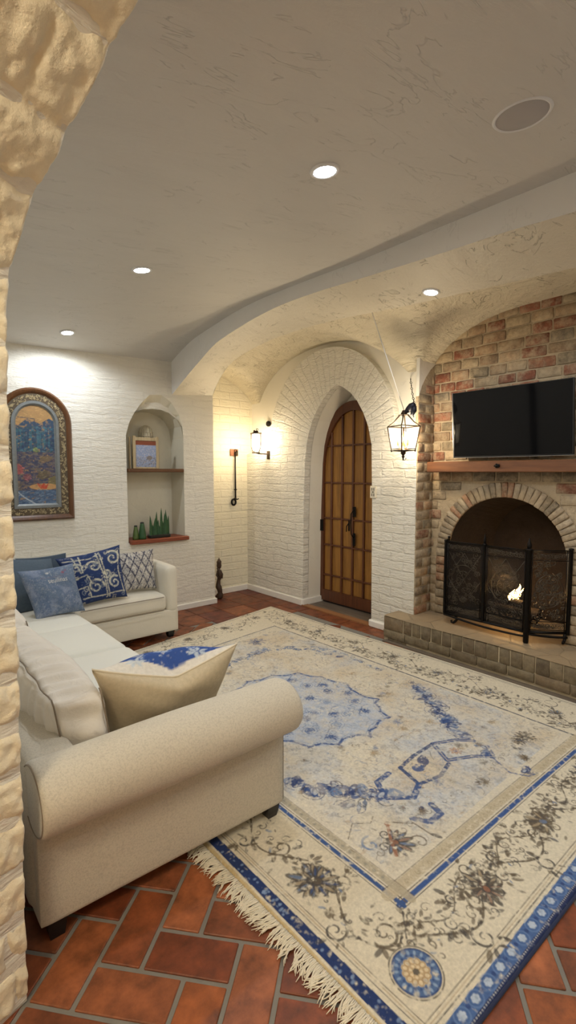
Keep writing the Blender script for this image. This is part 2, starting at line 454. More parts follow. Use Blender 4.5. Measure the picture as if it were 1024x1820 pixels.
so = sl.build('wall_door', M['slab'], angle=35); so['kind'] = 'structure'
bv = so.modifiers.new('soft', 'BEVEL'); bv.width = .014; bv.segments = 3; bv.limit_method = 'ANGLE'; bv.angle_limit = math.radians(50)
# wall core behind the surround, holding the deep door reveal
core = [(2.58, 0)]+opening+[(YN+.1, 0), (YN+.1, 3.1), (2.58, 3.1)]
struct(MB().prism(core, fx, XL, 4.06), 'wall_door', M['smooth'])
struct(MB().box((4.06, 2.7, -.01), (4.12, 4.5, 3.0)), 'wall_door_recess', M['smooth'])
# brick chimney wall plane (mortar bed) and the wall towards the camera
fbox = [(1.405, .215)]+[(1.895-.49*math.cos(a), .81+.49*math.sin(a)) for a in [PI*i/28 for i in range(29)]]+[(2.385, .215)]
fb_wall = [(.3, 0), (1.405, 0)]+fbox+[(2.385, 0), (2.80, 0), (2.80, 3.1), (.3, 3.1)]
struct(MB().prism(fb_wall, fx, XB, XB+.12), 'wall_fireplace', M['mortar'])
struct(MB().box((XD, YR, 0), (XB+.12, .62, 3.1)), 'wall_right', M['brick_x'])
def shade(c): q = rnd.uniform(.82, 1.1); return tuple(v*q for v in c)
# brick-clad return of the pier and the plaster springing above it
ret_curve = [(3.70, 2.17), (3.74, 2.25), (3.80, 2.335), (3.87, 2.41), (3.95, 2.47)]
RTB = MB(); 
struct(MB().prism([(3.705, .0), (XB, .0), (XB, 2.47), (3.87, 2.41), (3.80, 2.335), (3.74, 2.25), (3.705, 2.17)], lambda u, w, d: (u, d, w), 2.573, 2.60), 'wall_fireplace', M['mortar'])
struct(MB().prism([(3.702, 2.165)]+ret_curve[1:]+[(3.96, 3.0), (3.715, 3.0), (3.702, 2.3)], lambda u, w, d: (u, d, w), 2.568, 2.60), 'wall_door', M['smooth'])
# bricks
def in_firebox(y, z, pad=0): 
    return (abs(y-1.895) < .49+pad and z < .81) or ((y-1.895)**2+(z-.81)**2 < (.49+pad)**2)
pal2 = [lin(c) for c in ((176,122,92),(160,104,78),(188,158,124),(150,134,108),(138,124,104),(196,172,138),(168,140,110),(150,92,68),(182,146,112))]
palpale = [lin(c) for c in ((176,156,128),(160,142,116),(186,166,138),(146,130,108),(170,146,116),(190,172,146),(168,122,92))]
bk = MB(); row = 0; z = .222
while z < 2.95:
    hgt = .071+rnd.uniform(-.004, .004); y = 2.79-(.1 if row % 2 else 0)-rnd.uniform(0, .03)
    first = True
    yy = 2.795
    while yy > .63:
        w = .195+rnd.uniform(-.045, .03)
        if first and row % 2: w = .1
        first = False
        cy, cz = yy-w/2, z+hgt/2
        rr = math.hypot(cy-1.895, cz-.81)
        ok = not (rr < .49+.135+.02 and cz > .72) and not in_firebox(cy, cz, .05)
        w2 = w
        if ok:
            # clip brick ends against the arch ring
            a0_, a1_ = yy-w, yy
            for lim in (.64,):
                if cz > .72:
                    dz = cz-.81
                    if abs(dz) < lim:
                        half = math.sqrt(lim*lim-dz*dz)
                        if a0_ < 1.895+half < a1_: a0_ = 1.895+half
                        if a0_ < 1.895-half < a1_: a1_ = 1.895-half
                elif abs(cy-1.895) < .7:
                    if a0_ < 2.39 < a1_: a0_ = 2.39
                    if a0_ < 1.40 < a1_: a1_ = 1.40
            if a1_-a0_ > .035:
                up = smooth((cz-1.2)/.7)
                col = rnd.choice(pal2 if rnd.random() < .25+.75*up else palpale); q = rnd.uniform(.82, 1.12)
                tilt = Matrix.Rotation(rnd.uniform(-.015, .015), 3, 'X')
                bk.cbox((XB-.001, (a0_+a1_)/2, cz), (.006+rnd.uniform(0, .005), (a1_-a0_)/2-.0065, hgt/2+.001), tilt, .0055, tuple(v*q for v in col), .0035)
        yy -= w
    z += hgt+.015; row += 1
z = .222; row = 0
while z < 2.44:
    hgt = .071; x0 = 3.70; first = True
    while x0 < XB:
        w = .105 if row % 2 and first else .2; first = False
        x1 = min(XB, x0+w)
        if x1-x0 > .03 and z+hgt < float(np.interp((x0+x1)/2, [p[0] for p in ret_curve], [p[1] for p in ret_curve])):
            up = smooth((z-1.2)/.7); col = rnd.choice(pal2 if rnd.random() < .25+.75*up else palpale)
            bk.cbox(((x0+x1)/2, 2.575, z+hgt/2), ((x1-x0)/2-.006, .009, hgt/2), None, .004, shade(col), .003)
        x0 = x1
    z += hgt+.015; row += 1
bko = bk.build('wall_fireplace', M['oldbrick'], smooth_sh=True); bko['kind'] = 'structure'

# ---- fireplace: arch ring, firebox, hearth
fp = thing('fireplace', 'round-arched reclaimed brick fireplace with a dark firebox and raised brick hearth', 'fireplace', (3.8, 1.9, 0))
ring = MB(); NV = 35
for i in range(NV):
    a = PI*(i+.5)/NV; r0, r1 = .49, .612
    ca, sa = math.cos(a), math.sin(a); rm = (r0+r1)/2
    R = Matrix(((1, 0, 0), (0, ca, -sa), (0, sa, ca)))
    wd = PI*rm/NV/2-.004
    col = rnd.choice(palpale); q = rnd.uniform(.75, 1.1)
    ring.cbox((XB-.004, 1.895+rm*ca, .81+rm*sa), (.014, (r1-r0)/2, wd+.001), R, .004, tuple(v*q for v in col), .002)
for sgn in (-1, 1):
    z = .222
    while z < .80:
        col = rnd.choice(palpale)
        ring.cbox((XB-.004, 1.895+sgn*.551, z+.036), (.022, .06, .034), None, .006, col, .002); z += .075
ring.build('arch_ring', M['oldbrick'], fp, smooth_sh=True)
fbx = MB()
prof = [(1.405, .215)]+[(1.895-.49*math.cos(a), .81+.49*math.sin(a)) for a in [PI*i/28 for i in range(29)]]+[(2.385, .215)]
nb_ = len(prof)
back = [(1.895+(p[0]-1.895)*.72, .215+(p[1]-.215)*.93) for p in prof]
fbx.add([(XB+.0, p[0], p[1]) for p in prof]+[(XB+.52, p[0], p[1]) for p in back], [(i, i+1, nb_+i+1, nb_+i) for i in range(nb_-1)]+[(0, nb_, 2*nb_-1, nb_-1)]+[tuple(range(nb_, 2*nb_))])
fbx.build('firebox', M['soot'], fp, fixn=False)
he = MB(); hx0 = 3.50
def hearth_front(y): return hx0-.01+.0*y
he.grid(24, 60, lambda u, v: (hx0-.014+(XB+.5-hx0)*u, .3+2.445*v, .221+.004*math.sin(13*v+3*u)*math.sin(7*u+1)))
he.build('hearth_slab', M['stonetop'], fp, smooth_sh=True, fixn=False)
hb = MB(); hb.box((hx0-.004, .3, 0), (XB-.01, 2.742, .214)); hb.build('hearth_core', M['hmortar'], fp)
hr = MB(); palh = [lin(c) for c in ((128,112,86),(120,104,80),(134,118,92),(116,100,78),(132,112,86),(138,122,96))]
y = 2.745; k = 0
while y > .32:
    w = rnd.uniform(.082, .1)*(2.2 if k == 0 else 1)
    hr.cbox((hx0+.012, y-w/2, .158), (.024, w/2-.004, .057), None, .004, shade(rnd.choice(palh)), .003)
    y -= w; k += 1
y = 2.745
while y > .32:
    w = rnd.uniform(.19, .24)
    hr.cbox((hx0+.008, y-w/2, .062), (.028, w/2-.005, .035), None, .004, shade(rnd.choice(palh)), .003)
    y -= w
for zz, hh in ((.062, .034), (.158, .056)):
    for xx in (3.60, 3.72, 3.84):
        hr.cbox((xx, 2.73, zz), (.055, .024, hh), None, .008, rnd.choice(palh), .003)
hr.cbox((hx0+.01, 2.60, .012), (.02, .1, .014), None, .006, palh[1], .003)
hr.build('hearth_riser', M['oldbrick2'], fp, smooth_sh=True)

# ---- ceiling surfaces
UP = [(-1.7, 2.84), (.93, 2.85), (1.6, 2.86), (2.2, 2.865), (2.6, 2.88), (3.2, 2.895), (3.6, 2.88), (3.96, 2.84), (4.325, 2.79), (4.6, 2.71), (4.79, 2.64)]
LO = [(-1.7, 2.63), (.3, 2.65), (.92, 2.675), (1.25, 2.70), (1.605, 2.715), (2.21, 2.75), (2.627, 2.775), (3.0, 2.782), (3.3, 2.765), (3.54, 2.738), (3.8, 2.70), (3.96, 2.665), (4.26, 2.545), (4.55, 2.42), (4.79, 2.31)]
FA = [(-1.7, 2.58), (.4, 2.58), (1.09, 2.613), (1.66, 2.649), (2.31, 2.695), (2.8, 2.74), (3.14, 2.758), (3.5, 2.762), (3.76, 2.755), (4.126, 2.715), (4.43, 2.645), (4.62, 2.53), (4.72, 2.44), (4.79, 2.345)]
def cubic(pts, x):
    # smooth interpolation (monotone-ish Catmull)
    n = len(pts)
    if x <= pts[0][0]: return pts[0][1]
    if x >= pts[-1][0]: return pts[-1][1]
    i = max(k for k in range(n-1) if pts[k][0] <= x)
    p = lambda k: pts[max(0, min(n-1, k))]
    x0, y0 = p(i); x1, y1 = p(i+1); t = (x-x0)/(x1-x0)
    m0 = (p(i+1)[1]-p(i-1)[1])/max(1e-6, p(i+1)[0]-p(i-1)[0])*(x1-x0)
    m1 = (p(i+2)[1]-p(i)[1])/max(1e-6, p(i+2)[0]-p(i)[0])*(x1-x0)
    return (2*t**3-3*t*t+1)*y0+(t**3-2*t*t+t)*m0+(-2*t**3+3*t*t)*y1+(t**3-t*t)*m1
def zceil(x, y): return 2.575+(cubic(UP, y)-2.575)*max(0, min(1, (x-.4)/2.1))
cm = MB().grid(60, 120, lambda u, v: (.05+2.46*u, YR-.02+(YB+.03-YR+.02)*v, zceil(.05+2.46*u, YR+(YB-YR)*v)))
struct(cm, 'ceiling', M['ceil'], smooth_sh=True, fixn=False)
BX0, BX1 = 2.50, 3.00
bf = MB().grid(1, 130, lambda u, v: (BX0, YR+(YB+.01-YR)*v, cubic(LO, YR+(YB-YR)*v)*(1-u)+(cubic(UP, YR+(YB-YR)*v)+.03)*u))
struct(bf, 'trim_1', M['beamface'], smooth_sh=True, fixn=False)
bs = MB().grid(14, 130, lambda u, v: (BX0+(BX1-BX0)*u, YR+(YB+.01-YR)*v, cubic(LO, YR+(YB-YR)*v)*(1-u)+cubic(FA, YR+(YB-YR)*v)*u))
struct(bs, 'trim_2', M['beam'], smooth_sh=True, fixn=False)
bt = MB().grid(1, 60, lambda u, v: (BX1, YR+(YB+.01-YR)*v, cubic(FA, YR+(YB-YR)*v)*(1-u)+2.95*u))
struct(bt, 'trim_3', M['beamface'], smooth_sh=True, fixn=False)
def sell(t, e=2.0):  # arch profile 0 at |t|=1, 1 at 0
    t = min(1, abs(t)); return (1-t**e)**(1/e)
def zvault(x, y):
    door = 2.10+.75*sell((y-3.84)/1.165, 2.15)
    fire = 2.16+.63*sell((y-1.70)/.955, 2.3)
    zA = max(door if 2.675 < y < 5.005 else 2.10, fire if y < 2.79 else 2.10)
    if y < 1.7: zA = max(zA, 2.79)
    tb = (x-3.00)/(3.86-3.00)
    crown = max(2.68, cubic(FA, y)+.035) if y < 4.6 else 2.68
    zB = 2.10+(crown-2.10)*sell(max(0, tb), 2.1)
    k = .05
    a, b = zA, zB; h = max(0, min(1, .5+.5*(a-b)/k))
    return b*(1-h)+a*h+k*h*(1-h)
vx = lambda u: 2.97+(XB+.03-2.97)*math.sin(u*PI/2)**1.0
vm = MB().grid(110, 420, lambda u, v: (vx(u), YR+(YN+.02-YR)*v, zvault(vx(u), YR+(YN+.02-YR)*v)))
struct(vm, 'ceiling', M['vault'], smooth_sh=True, fixn=False)

# ---- stone archway the camera looks through
BASE = Vector((.283, 1.455, 0)); DS = Vector((.33, -.944, 0)).normalized(); DN = Vector((-.944, -.33, 0)).normalized()
half = [(0.0, 0.0), (.009, .31), (.019, .645), (.026, 1.0), (.032, 1.3), (.034, 1.6), (.036, 1.78), (.047, 1.91), (.07, 1.99), (.1, 2.045), (.157, 2.118), (.215, 2.165), (.265, 2.2), (.326, 2.255), (.409, 2.32), (.461, 2.365), (.524, 2.405), (.6, 2.45), (.7, 2.485), (.8, 2.50)]
halfL = half[:-1]; prof = halfL+[(.8, 2.50)]+[(1.6-s, z_) for s, z_ in halfL[::-1]]
# arc-length parametrised profile
cum = [0]
for i in range(1, len(prof)): cum.append(cum[-1]+math.hypot(prof[i][0]-prof[i-1][0], prof[i][1]-prof[i-1][1]))
TOT = cum[-1]
def profile(d):
    return float(np.interp(d, cum, [p[0] for p in prof])), float(np.interp(d, cum, [p[1] for p in prof]))
def pnorm(d):
    s0, z0 = profile(max(0, d-.05)); s1, z1 = profile(min(TOT, d+.05)); L = math.hypot(s1-s0, z1-z0)
    return (z1-z0)/L, -(s1-s0)/L      # towards the opening
rs = np.random.RandomState(5)
def vnoise2(nx, ny, seed):
    g = np.random.RandomState(seed).rand(nx+2, ny+2)
    def f(x, y):
        x = x % nx; y = y % ny; i, j = int(x), int(y); a, b = x-i, y-j; a = a*a*(3-2*a); b = b*b*(3-2*b)
        return (g[i, j]*(1-a)+g[i+1, j]*a)*(1-b)+(g[i, j+1]*(1-a)+g[i+1, j+1]*a)*b
    return f
nA, nB, nC = vnoise2(64, 64, 1), vnoise2(64, 64, 2), vnoise2(64, 64, 3)
rows = []; d = 0
while d < TOT:
    h = .125+rs.rand()*.035 if d < 1.75 or d > TOT-1.75 else .15+rs.rand()*.05
    rows.append((d, h, rs.rand()*.2)); d += h
import bisect
starts = [r[0] for r in rows]
TH = .46
def stone_h(d, t):
    ri = max(0, bisect.bisect_right(starts, d)-1); r0, h, off = rows[ri]
    wv = .008*(nA(d*6, t*9)-.5)*2
    e1 = min(d-r0, r0+h-d)+wv
    wb_ = .2+.12*((ri*37) % 7)/7
    q = (t+off+.02*(nB(d*7, t*5)-.5)) % wb_
    e2 = min(q, wb_-q)+.012 if t > .03 else 1
    e = max(0, min(e1, e2))
    body = smooth(e/.032)*.016
    return body+(.009 if 1.75 < d < TOT-1.75 else .008)*(nA(d*14+3, t*14)-.5)+.010*(nB(d*34, t*34)-.5)+.006*(nC(d*80, t*80)-.5)
ND, NTt = 620, 92
def ap(u, v):
    d_ = u*TOT; t_ = v*TH; s_, z_ = profile(d_); ns_, nz_ = pnorm(d_)
    hh = stone_h(d_, t_)-.022
    if v == 0: hh = min(hh, -.012)-.006
    p = BASE+DS*(s_+ns_*hh)+DN*t_
    return (p.x, p.y, max(0.0, z_+nz_*hh))
st = MB(); st.grid(ND, NTt, ap)
T_ = NT('cream_painted_rubble_stone'); tc_ = T_.tc(); nz1 = T_.noise(26, 5, .65, tc_); nz2 = T_.noise(90, 4, .6, tc_); nz3 = T_.noise(4, 3, .5, tc_)
cS = lin((236, 224, 196)); colS = T_.mix(nz3.outputs[0], tuple(v*.9 for v in cS), tuple(min(1, v*1.08) for v in cS))
hS = T_.math('ADD', T_.math('MULTIPLY', nz1.outputs[0], .7), T_.math('MULTIPLY', nz2.outputs[0], .3))
M['stone'] = T_.set(colS, .7, 0, T_.bump(hS, .6, .012))
struct(st, 'wall_arch', M['stone'], smooth_sh=True, fixn=False)
am = lambda u, w, d: tuple(BASE+DS*u+DN*d+Vector((0, 0, w)))
outl = [(0.0, 0)]+[(s_, z_) for s_, z_ in prof[1:-1]]+[(1.6, 0), (3.3, 0), (3.3, 3.1), (-.02, 3.1), (-.02, 0)]
outl = [(s_-(.02 if 0 < i < 20 else 0), z_) for i, (s_, z_) in enumerate(outl)]
aw = MB().prism([(-.025, 0), (-.012, 0)]+[(s_-.014 if s_ < .8 else s_+.014, z_+(.014 if z_ > 1.9 else 0)) for s_, z_ in prof[1:-1]]+[(1.62, 0), (3.3, 0), (3.3, 3.1), (-.025, 3.1)], am, .004, TH-.004)
struct(aw, 'wall_arch', M['brick_x'])
struct(MB().prism([(-1.6, 0), (-.02, 0), (-.02, 3.1), (-1.6, 3.1)], am, .12, TH-.004), 'wall_hall', M['brick_x'])
# left wall of the room, behind the sofa, and closing walls behind the camera
struct(MB().box((XW-.12, 1.50, 0), (XW, YN+.2, 3.1)), 'wall_left', M['brick_x'])
struct(MB().box((.9, YR-.1, 0), (4.2, YR, 3.1)), 'wall_rear', M['brick_y'])
struct(MB().box((-2.1, -2.1, 0), (-2.0, 3.2, 3.1)).box((-2.1, -2.1, 0), (1.4, -2.0, 3.1)).box((-2.1, 3.1, 0), (.24, 3.2, 3.1)), 'wall_hall', M['smooth'])
struct(MB().box((-2.1, -2.1, 2.72), (.35, 3.2, 2.76)), 'ceiling', M['smooth'])
struct(MB().box((.05, -2.1, 2.95), (4.2, 5.4, 3.0)), 'roof', M['smooth'])
# baseboards
struct(MB().cbox(((2.2+3.012)/2, YB-.008, .03), (.412, .012, .03), None, .004), 'baseboard_back', M['base'])
struct(MB().cbox((3.0+.006, (YB+YN)/2, .03), (.012, .165, .03), None, .004), 'baseboard_back', M['base'])
struct(MB().cbox((3.34, YN-.008, .035), (.37, .012, .035), None, .004), 'baseboard_nook', M['base'])
struct(MB().cbox((XD-.008, (4.062+YN)/2, .036), (.014, (YN-4.062)/2, .036), None, .005).cbox((3.87, 4.054, .036), (.18, .014, .036), None, .005), 'baseboard_door', M['base'])
struct(MB().cbox((XD-.010, (3.065+2.6)/2, .034), (.02, .24, .034), None, .01).cbox((XD+.03, 3.07, .034), (.05, .018, .034), None, .01), 'baseboard_door', M['base'])
struct(MB().box((XD+.02, 3.07, -.005), (4.10, 4.06, .006)), 'trim_5', M['greyboard'])
struct(MB().box((XD-.02, 3.07, -.005), (XD+.06, 4.06, .012)), 'trim_6', simple('worn_brown_sill', (150, 104, 66), .55, bump=(20, .3, .004), vscale=12))
# ============================================================ PATTERN CANVAS (numpy), sampled onto mesh vertices
def fnoise(h, w, cell, seed, octs=3):
    r = np.random.RandomState(seed); out = np.zeros((h, w), np.float32); amp = 1; tot = 0
    for o in range(octs):
        c = max(2, cell/(2**o)); gh, gw = int(h/c)+3, int(w/c)+3; g = r.rand(gh, gw).astype(np.float32)
        yy = np.arange(h)/c; xx = np.arange(w)/c; y0 = yy.astype(int); x0 = xx.astype(int)
        fy = yy-y0; fx_ = xx-x0; fy = (fy*fy*(3-2*fy))[:, None]; fx_ = (fx_*fx_*(3-2*fx_))[None]
        a = g[y0][:, x0]; b = g[y0][:, x0+1]; c_ = g[y0+1][:, x0]; d = g[y0+1][:, x0+1]
        out += amp*((a*(1-fx_)+b*fx_)*(1-fy)+(c_*(1-fx_)+d*fx_)*fy); tot += amp; amp *= .55
    return out/tot

class Canvas:
    def __init__(s, x0, y0, x1, y1, res, bg, seed=3, wear=.0, grain=2.5):
        s.x0, s.y0, s.res = x0, y0, res; s.w = int((x1-x0)/res)+1; s.h = int((y1-y0)/res)+1
        s.a = np.zeros((s.h, s.w, 3), np.float32); s.a[:] = lin(bg)
        s.wear = wear; s.nz = fnoise(s.h, s.w, grain*3, seed, 3); s.wob = fnoise(s.h, s.w, 14, seed+1, 2)-.5
    def win(s, x0, y0, x1, y1):
        i0 = max(0, int((y0-s.y0)/s.res)-1); i1 = min(s.h, int((y1-s.y0)/s.res)+2)
        j0 = max(0, int((x0-s.x0)/s.res)-1); j1 = min(s.w, int((x1-s.x0)/s.res)+2)
        if i1 <= i0 or j1 <= j0: return None
        Y, X = np.meshgrid(s.y0+np.arange(i0, i1)*s.res, s.x0+np.arange(j0, j1)*s.res, indexing='ij')
        return i0, i1, j0, j1, X, Y
    def put(s, w, mask, col, al):
        i0, i1, j0, j1 = w[:4]
        if s.wear: mask = mask*np.clip((s.nz[i0:i1, j0:j1]-.5)*3.2+1.25-s.wear*1.9, 0, 1)
        m_ = (mask*al)[..., None]; s.a[i0:i1, j0:j1] = s.a[i0:i1, j0:j1]*(1-m_)+np.array(col, np.float32)*m_
    def sdf(s, w, d, col, al=1, soft=None):
        soft = soft or s.res*1.1
        s.put(w, np.clip(.5-d/soft, 0, 1), col, al)
    def line(s, pts, width, col, al=1):
        col = lin(col); hw = width if hasattr(width, '__len__') else [width]*len(pts)
        xs = [p[0] for p in pts]; ys = [p[1] for p in pts]; mw = max(hw)
        step = 10
        for k in range(0, len(pts)-1, step):
            seg = pts[k:k+step+1]; hs = hw[k:k+step+1]
            w = s.win(min(p[0] for p in seg)-mw, min(p[1] for p in seg)-mw, max(p[0] for p in seg)+mw, max(p[1] for p in seg)+mw)
            if not w: continue
            X, Y = w[4], w[5]; best = np.full(X.shape, 9., np.float32)
            for a in range(len(seg)-1):
                (ax, ay), (bx, by) = seg[a], seg[a+1]; dx, dy = bx-ax, by-ay; L = dx*dx+dy*dy+1e-12
                t = np.clip(((X-ax)*dx+(Y-ay)*dy)/L, 0, 1)
                best = np.minimum(best, np.hypot(X-ax-t*dx, Y-ay-t*dy)-(hs[a]*(1-t)+hs[a+1]*t)*.5)
            s.sdf(w, best, col, al)
    def ell(s, cx, cy, rx, ry, rot, col, al=1, ringw=None, lobes=0, la=.2):
        R = max(rx, ry)*1.4; w = s.win(cx-R, cy-R, cx+R, cy+R)
        if not w: return
        c, n = math.cos(rot), math.sin(rot); U = ((w[4]-cx)*c+(w[5]-cy)*n)/rx; V = (-(w[4]-cx)*n+(w[5]-cy)*c)/ry
        r = np.hypot(U, V)
        if lobes: r = r/(1-la+la*np.abs(np.cos(np.arctan2(V, U)*lobes/2)))
        d = (r-1)*min(rx, ry)
        if ringw: d = np.abs(d)-ringw/2
        s.sdf(w, d, lin(col), al)
    def rect(s, x0, y0, x1, y1, col, al=1):
        w = s.win(x0, y0, x1, y1)
        if not w: return
        m_ = ((w[4] >= x0) & (w[4] <= x1) & (w[5] >= y0) & (w[5] <= y1)).astype(np.float32); s.put(w, m_, lin(col), al)
    def poly(s, P, col, al=1):
        xs = [p[0] for p in P]; ys = [p[1] for p in P]; w = s.win(min(xs), min(ys), max(xs), max(ys))
        if not w: return
        X, Y = w[4], w[5]; ins = np.zeros(X.shape, bool)
        for i in range(len(P)):
            (ax, ay), (bx, by) = P[i], P[(i+1) % len(P)]
            if ay == by: continue
            c = ((ay > Y) != (by > Y)) & (X < (bx-ax)*(Y-ay)/(by-ay)+ax); ins ^= c
        s.put(w, ins.astype(np.float32), lin(col), al)
    def sample(s, X, Y):
        fx_ = np.clip((X-s.x0)/s.res, 0, s.w-1.001); fy = np.clip((Y-s.y0)/s.res, 0, s.h-1.001)
        j = fx_.astype(int); i = fy.astype(int); a = (fx_-j)[..., None]; b = (fy-i)[..., None]
        return (s.a[i, j]*(1-a)+s.a[i, j+1]*a)*(1-b)+(s.a[i+1, j]*(1-a)+s.a[i+1, j+1]*a)*b

def spiral(cx, cy, r, a0, turns, sg=1, n=26):
    return [(cx+r*(1-.86*i/n)*math.cos(a0+sg*2*PI*turns*i/n), cy+r*(1-.86*i/n)*math.sin(a0+sg*2*PI*turns*i/n)) for i in range(n+1)]
GR = (104, 92, 76); GR2 = (78, 74, 72); BL = (58, 86, 140); BL2 = (38, 60, 112); BL3 = (110, 134, 172); RU = (166, 112, 84); CRM = (224, 210, 182); TAN = (190, 170, 138)

def leaf(cv, x, y, L, a, col, al=.8):
    cv.ell(x+L/2*math.cos(a), y+L/2*math.sin(a), L/2, L*.2, a, col, al)
def flower(cv, x, y, r, rot, cols=(GR2, CRM, BL, RU), n=8, al=.85):
    for k in range(n):
        a = rot+2*PI*k/n; cv.ell(x+r*.6*math.cos(a), y+r*.6*math.sin(a), r*.42, r*.2, a, cols[0], al)
        cv.ell(x+r*.6*math.cos(a), y+r*.6*math.sin(a), r*.27, r*.09, a, cols[1], al*.8)
    cv.ell(x, y, r*.3, r*.3, 0, cols[2], al); cv.ell(x, y, r*.15, r*.15, 0, cols[3], al)
def palmette(cv, x, y, r, rot, cols=(GR2, TAN, BL, RU), al=.85):
    for k in range(-4, 5):
        a = rot+k*.42; L = r*(1.15-.09*abs(k)); leafc = cols[0] if k % 2 == 0 else cols[0]
        bx, by = x+L*.55*math.cos(a), y+L*.55*math.sin(a)
        cv.ell(bx, by, L*.48, L*.15, a, leafc, al); cv.ell(bx, by, L*.34, L*.07, a, cols[1] if k % 2 else cols[2], al*.8)
    cv.ell(x, y, r*.36, r*.28, rot, cols[0], al); cv.ell(x+r*.1*math.cos(rot), y+r*.1*math.sin(rot), r*.2, r*.15, rot, cols[3], al*.8)
    for sg in (-1, 1):
        sx, sy = x+r*.55*math.cos(rot+PI+sg*.9), y+r*.55*math.sin(rot+PI+sg*.9)
        cv.line(spiral(sx, sy, r*.3, rot+sg*1.2, 1.1, sg), r*.07, cols[0], al)
def vine(cv, P, Q, w, period, rr, col=GR, th=.006, stamps=True, phase=0):
    L = math.hypot(Q[0]-P[0], Q[1]-P[1]); ux, uy = (Q[0]-P[0])/L, (Q[1]-P[1])/L; nx, ny = -uy, ux
    n = int(L/.012); f = lambda s_: (P[0]+ux*s_+nx*w*math.sin(2*PI*s_/period+phase), P[1]+uy*s_+ny*w*math.sin(2*PI*s_/period+phase))
    cv.line([f(L*i/n) for i in range(n+1)], [th*1.5*(.6+.6*rr.random()) for _ in range(n+1)], col, .9)
    s_ = period*.1; k = 0
    while s_ < L:
        x, y = f(s_); sg = 1 if k % 2 else -1
        base = math.atan2(uy, ux); side = base+sg*PI/2
        r = w*(.55+.35*rr.random()); cx, cy = x+math.cos(side)*r*1.0+ux*r*.3, y+math.sin(side)*r*1.0+uy*r*.3
        cv.line(spiral(cx, cy, r, side+PI, 1.15+.2*rr.random(), -sg), [th*1.6*(1.1-.6*i/26) for i in range(27)], rr.choice((col, GR2)), .9)
        for q in range(9):
            a = rr.random()*6.28; lx, ly = cx+r*math.cos(a), cy+r*math.sin(a)
            leaf(cv, lx, ly, .02+.026*rr.random(), a+rr.uniform(-.8, .8), rr.choice((GR, GR2, GR, col)))
        if rr.random() < .55: flower(cv, cx, cy, r*.42, rr.random(), n=5, cols=(GR2, CRM, rr.choice((GR, BL, RU)), TAN))
        s_ += period*(.22+.08*rr.random()); k += 1
    for q in range(int(L*62)):
        s_ = rr.random()*L; t = rr.uniform(-1.5, 1.5)*w; x, y = P[0]+ux*s_+nx*t, P[1]+uy*s_+ny*t
        a = rr.random()*6.28
        if rr.random() < .5: leaf(cv, x, y, .014+.02*rr.random(), a, rr.choice((GR, GR2, BL3, GR)), .7)
        else: cv.line(spiral(x, y, .010+.014*rr.random(), a, .9, rr.choice((-1, 1)), 10), th*.8, rr.choice((GR, GR2)), .8)

# ============================================================ RUG
RA, RB, RC, RD = (.985, .60), (3.44, .535), (3.375, 4.235), (.90, 3.76)
cv = Canvas(.85, .45, 3.5, 4.32, .0022, (226, 216, 193), wear=.18)
rr = random.Random(11)
def lerp2(p, q, t): return (p[0]*(1-t)+q[0]*t, p[1]*(1-t)+q[1]*t)
def quad(p00, p10, p11, p01, col, al=1): cv.poly([p00, p10, p11, p01], col, al)
I0, I1, I2, I3 = (1.325, .945), (2.995, .905), (2.965, 3.66), (1.30, 3.42)     # inner field corners (outer edge of blue stripe)
wsave = cv.wear
# near edge blue bands
cv.wear = -.05
quad((.9, .40), RB, (3.5, .62), (.9, .655), (74, 104, 156))
quad((.9, .40), (3.5, .40), (3.5, .572), (.9, .612), (34, 48, 92))
cv.wear = .1
for i in range(34):
    x = 1.03+.071*i; y = .634-.014*(x-1)
    cv.ell(x, y+.0, .016, .013, 0, (196, 208, 222), .9, lobes=6); cv.ell(x+.035, y+.002, .007, .007, 0, (44, 66, 120), .8)
    cv.ell(x, y, .026, .022, 0, (120, 150, 196), .5, ringw=.004)
for i in range(240): cv.ell(1+.0104*i, .606-.014*(.0104*i), .0026, .0022, 0, (206, 206, 200), .9)
for k, (o, c_, w_) in enumerate(((.668, GR2, .004), (.678, TAN, .003), (.688, GR, .003))):
    cv.line([(1.0, o), (3.44, o-.035)], w_, c_, .9)
cv.wear = -.05
# fringe side: cream selvage, dark blue band, guard lines
quad((.8, .4), (.998, .4), (.917, 4.3), (.8, 4.3), (212, 190, 146))
quad((1.006, .4), (1.046, .4), (.966, 4.3), (.926, 4.3), (34, 56, 108))
for q in range(170):
    y = rr.uniform(.6, 3.9); x = 1.026-.0205*(y-.4); cv.ell(x+rr.uniform(-.012, .012), y, .006*rr.random()+.002, .005, 0, (140, 164, 200), .7)
for dx_, c_, w_ in ((.058, GR2, .003), (.068, TAN, .004), (.077, GR, .003)):
    cv.line([(1.0+dx_, .68), (.935+dx_, 3.85)], w_, c_, .85)
# far and right guard lines
cv.line([(3.405, .55), (3.345, 4.18)], .006, GR2, .8); cv.line([(3.39, .6), (3.33, 4.16)], .003, GR, .7)
cv.line([(3.345, 4.19), (.95, 3.73)], .006, GR2, .8); cv.line([(3.335, 4.17), (.95, 3.71)], .003, GR, .7)
cv.wear = wsave
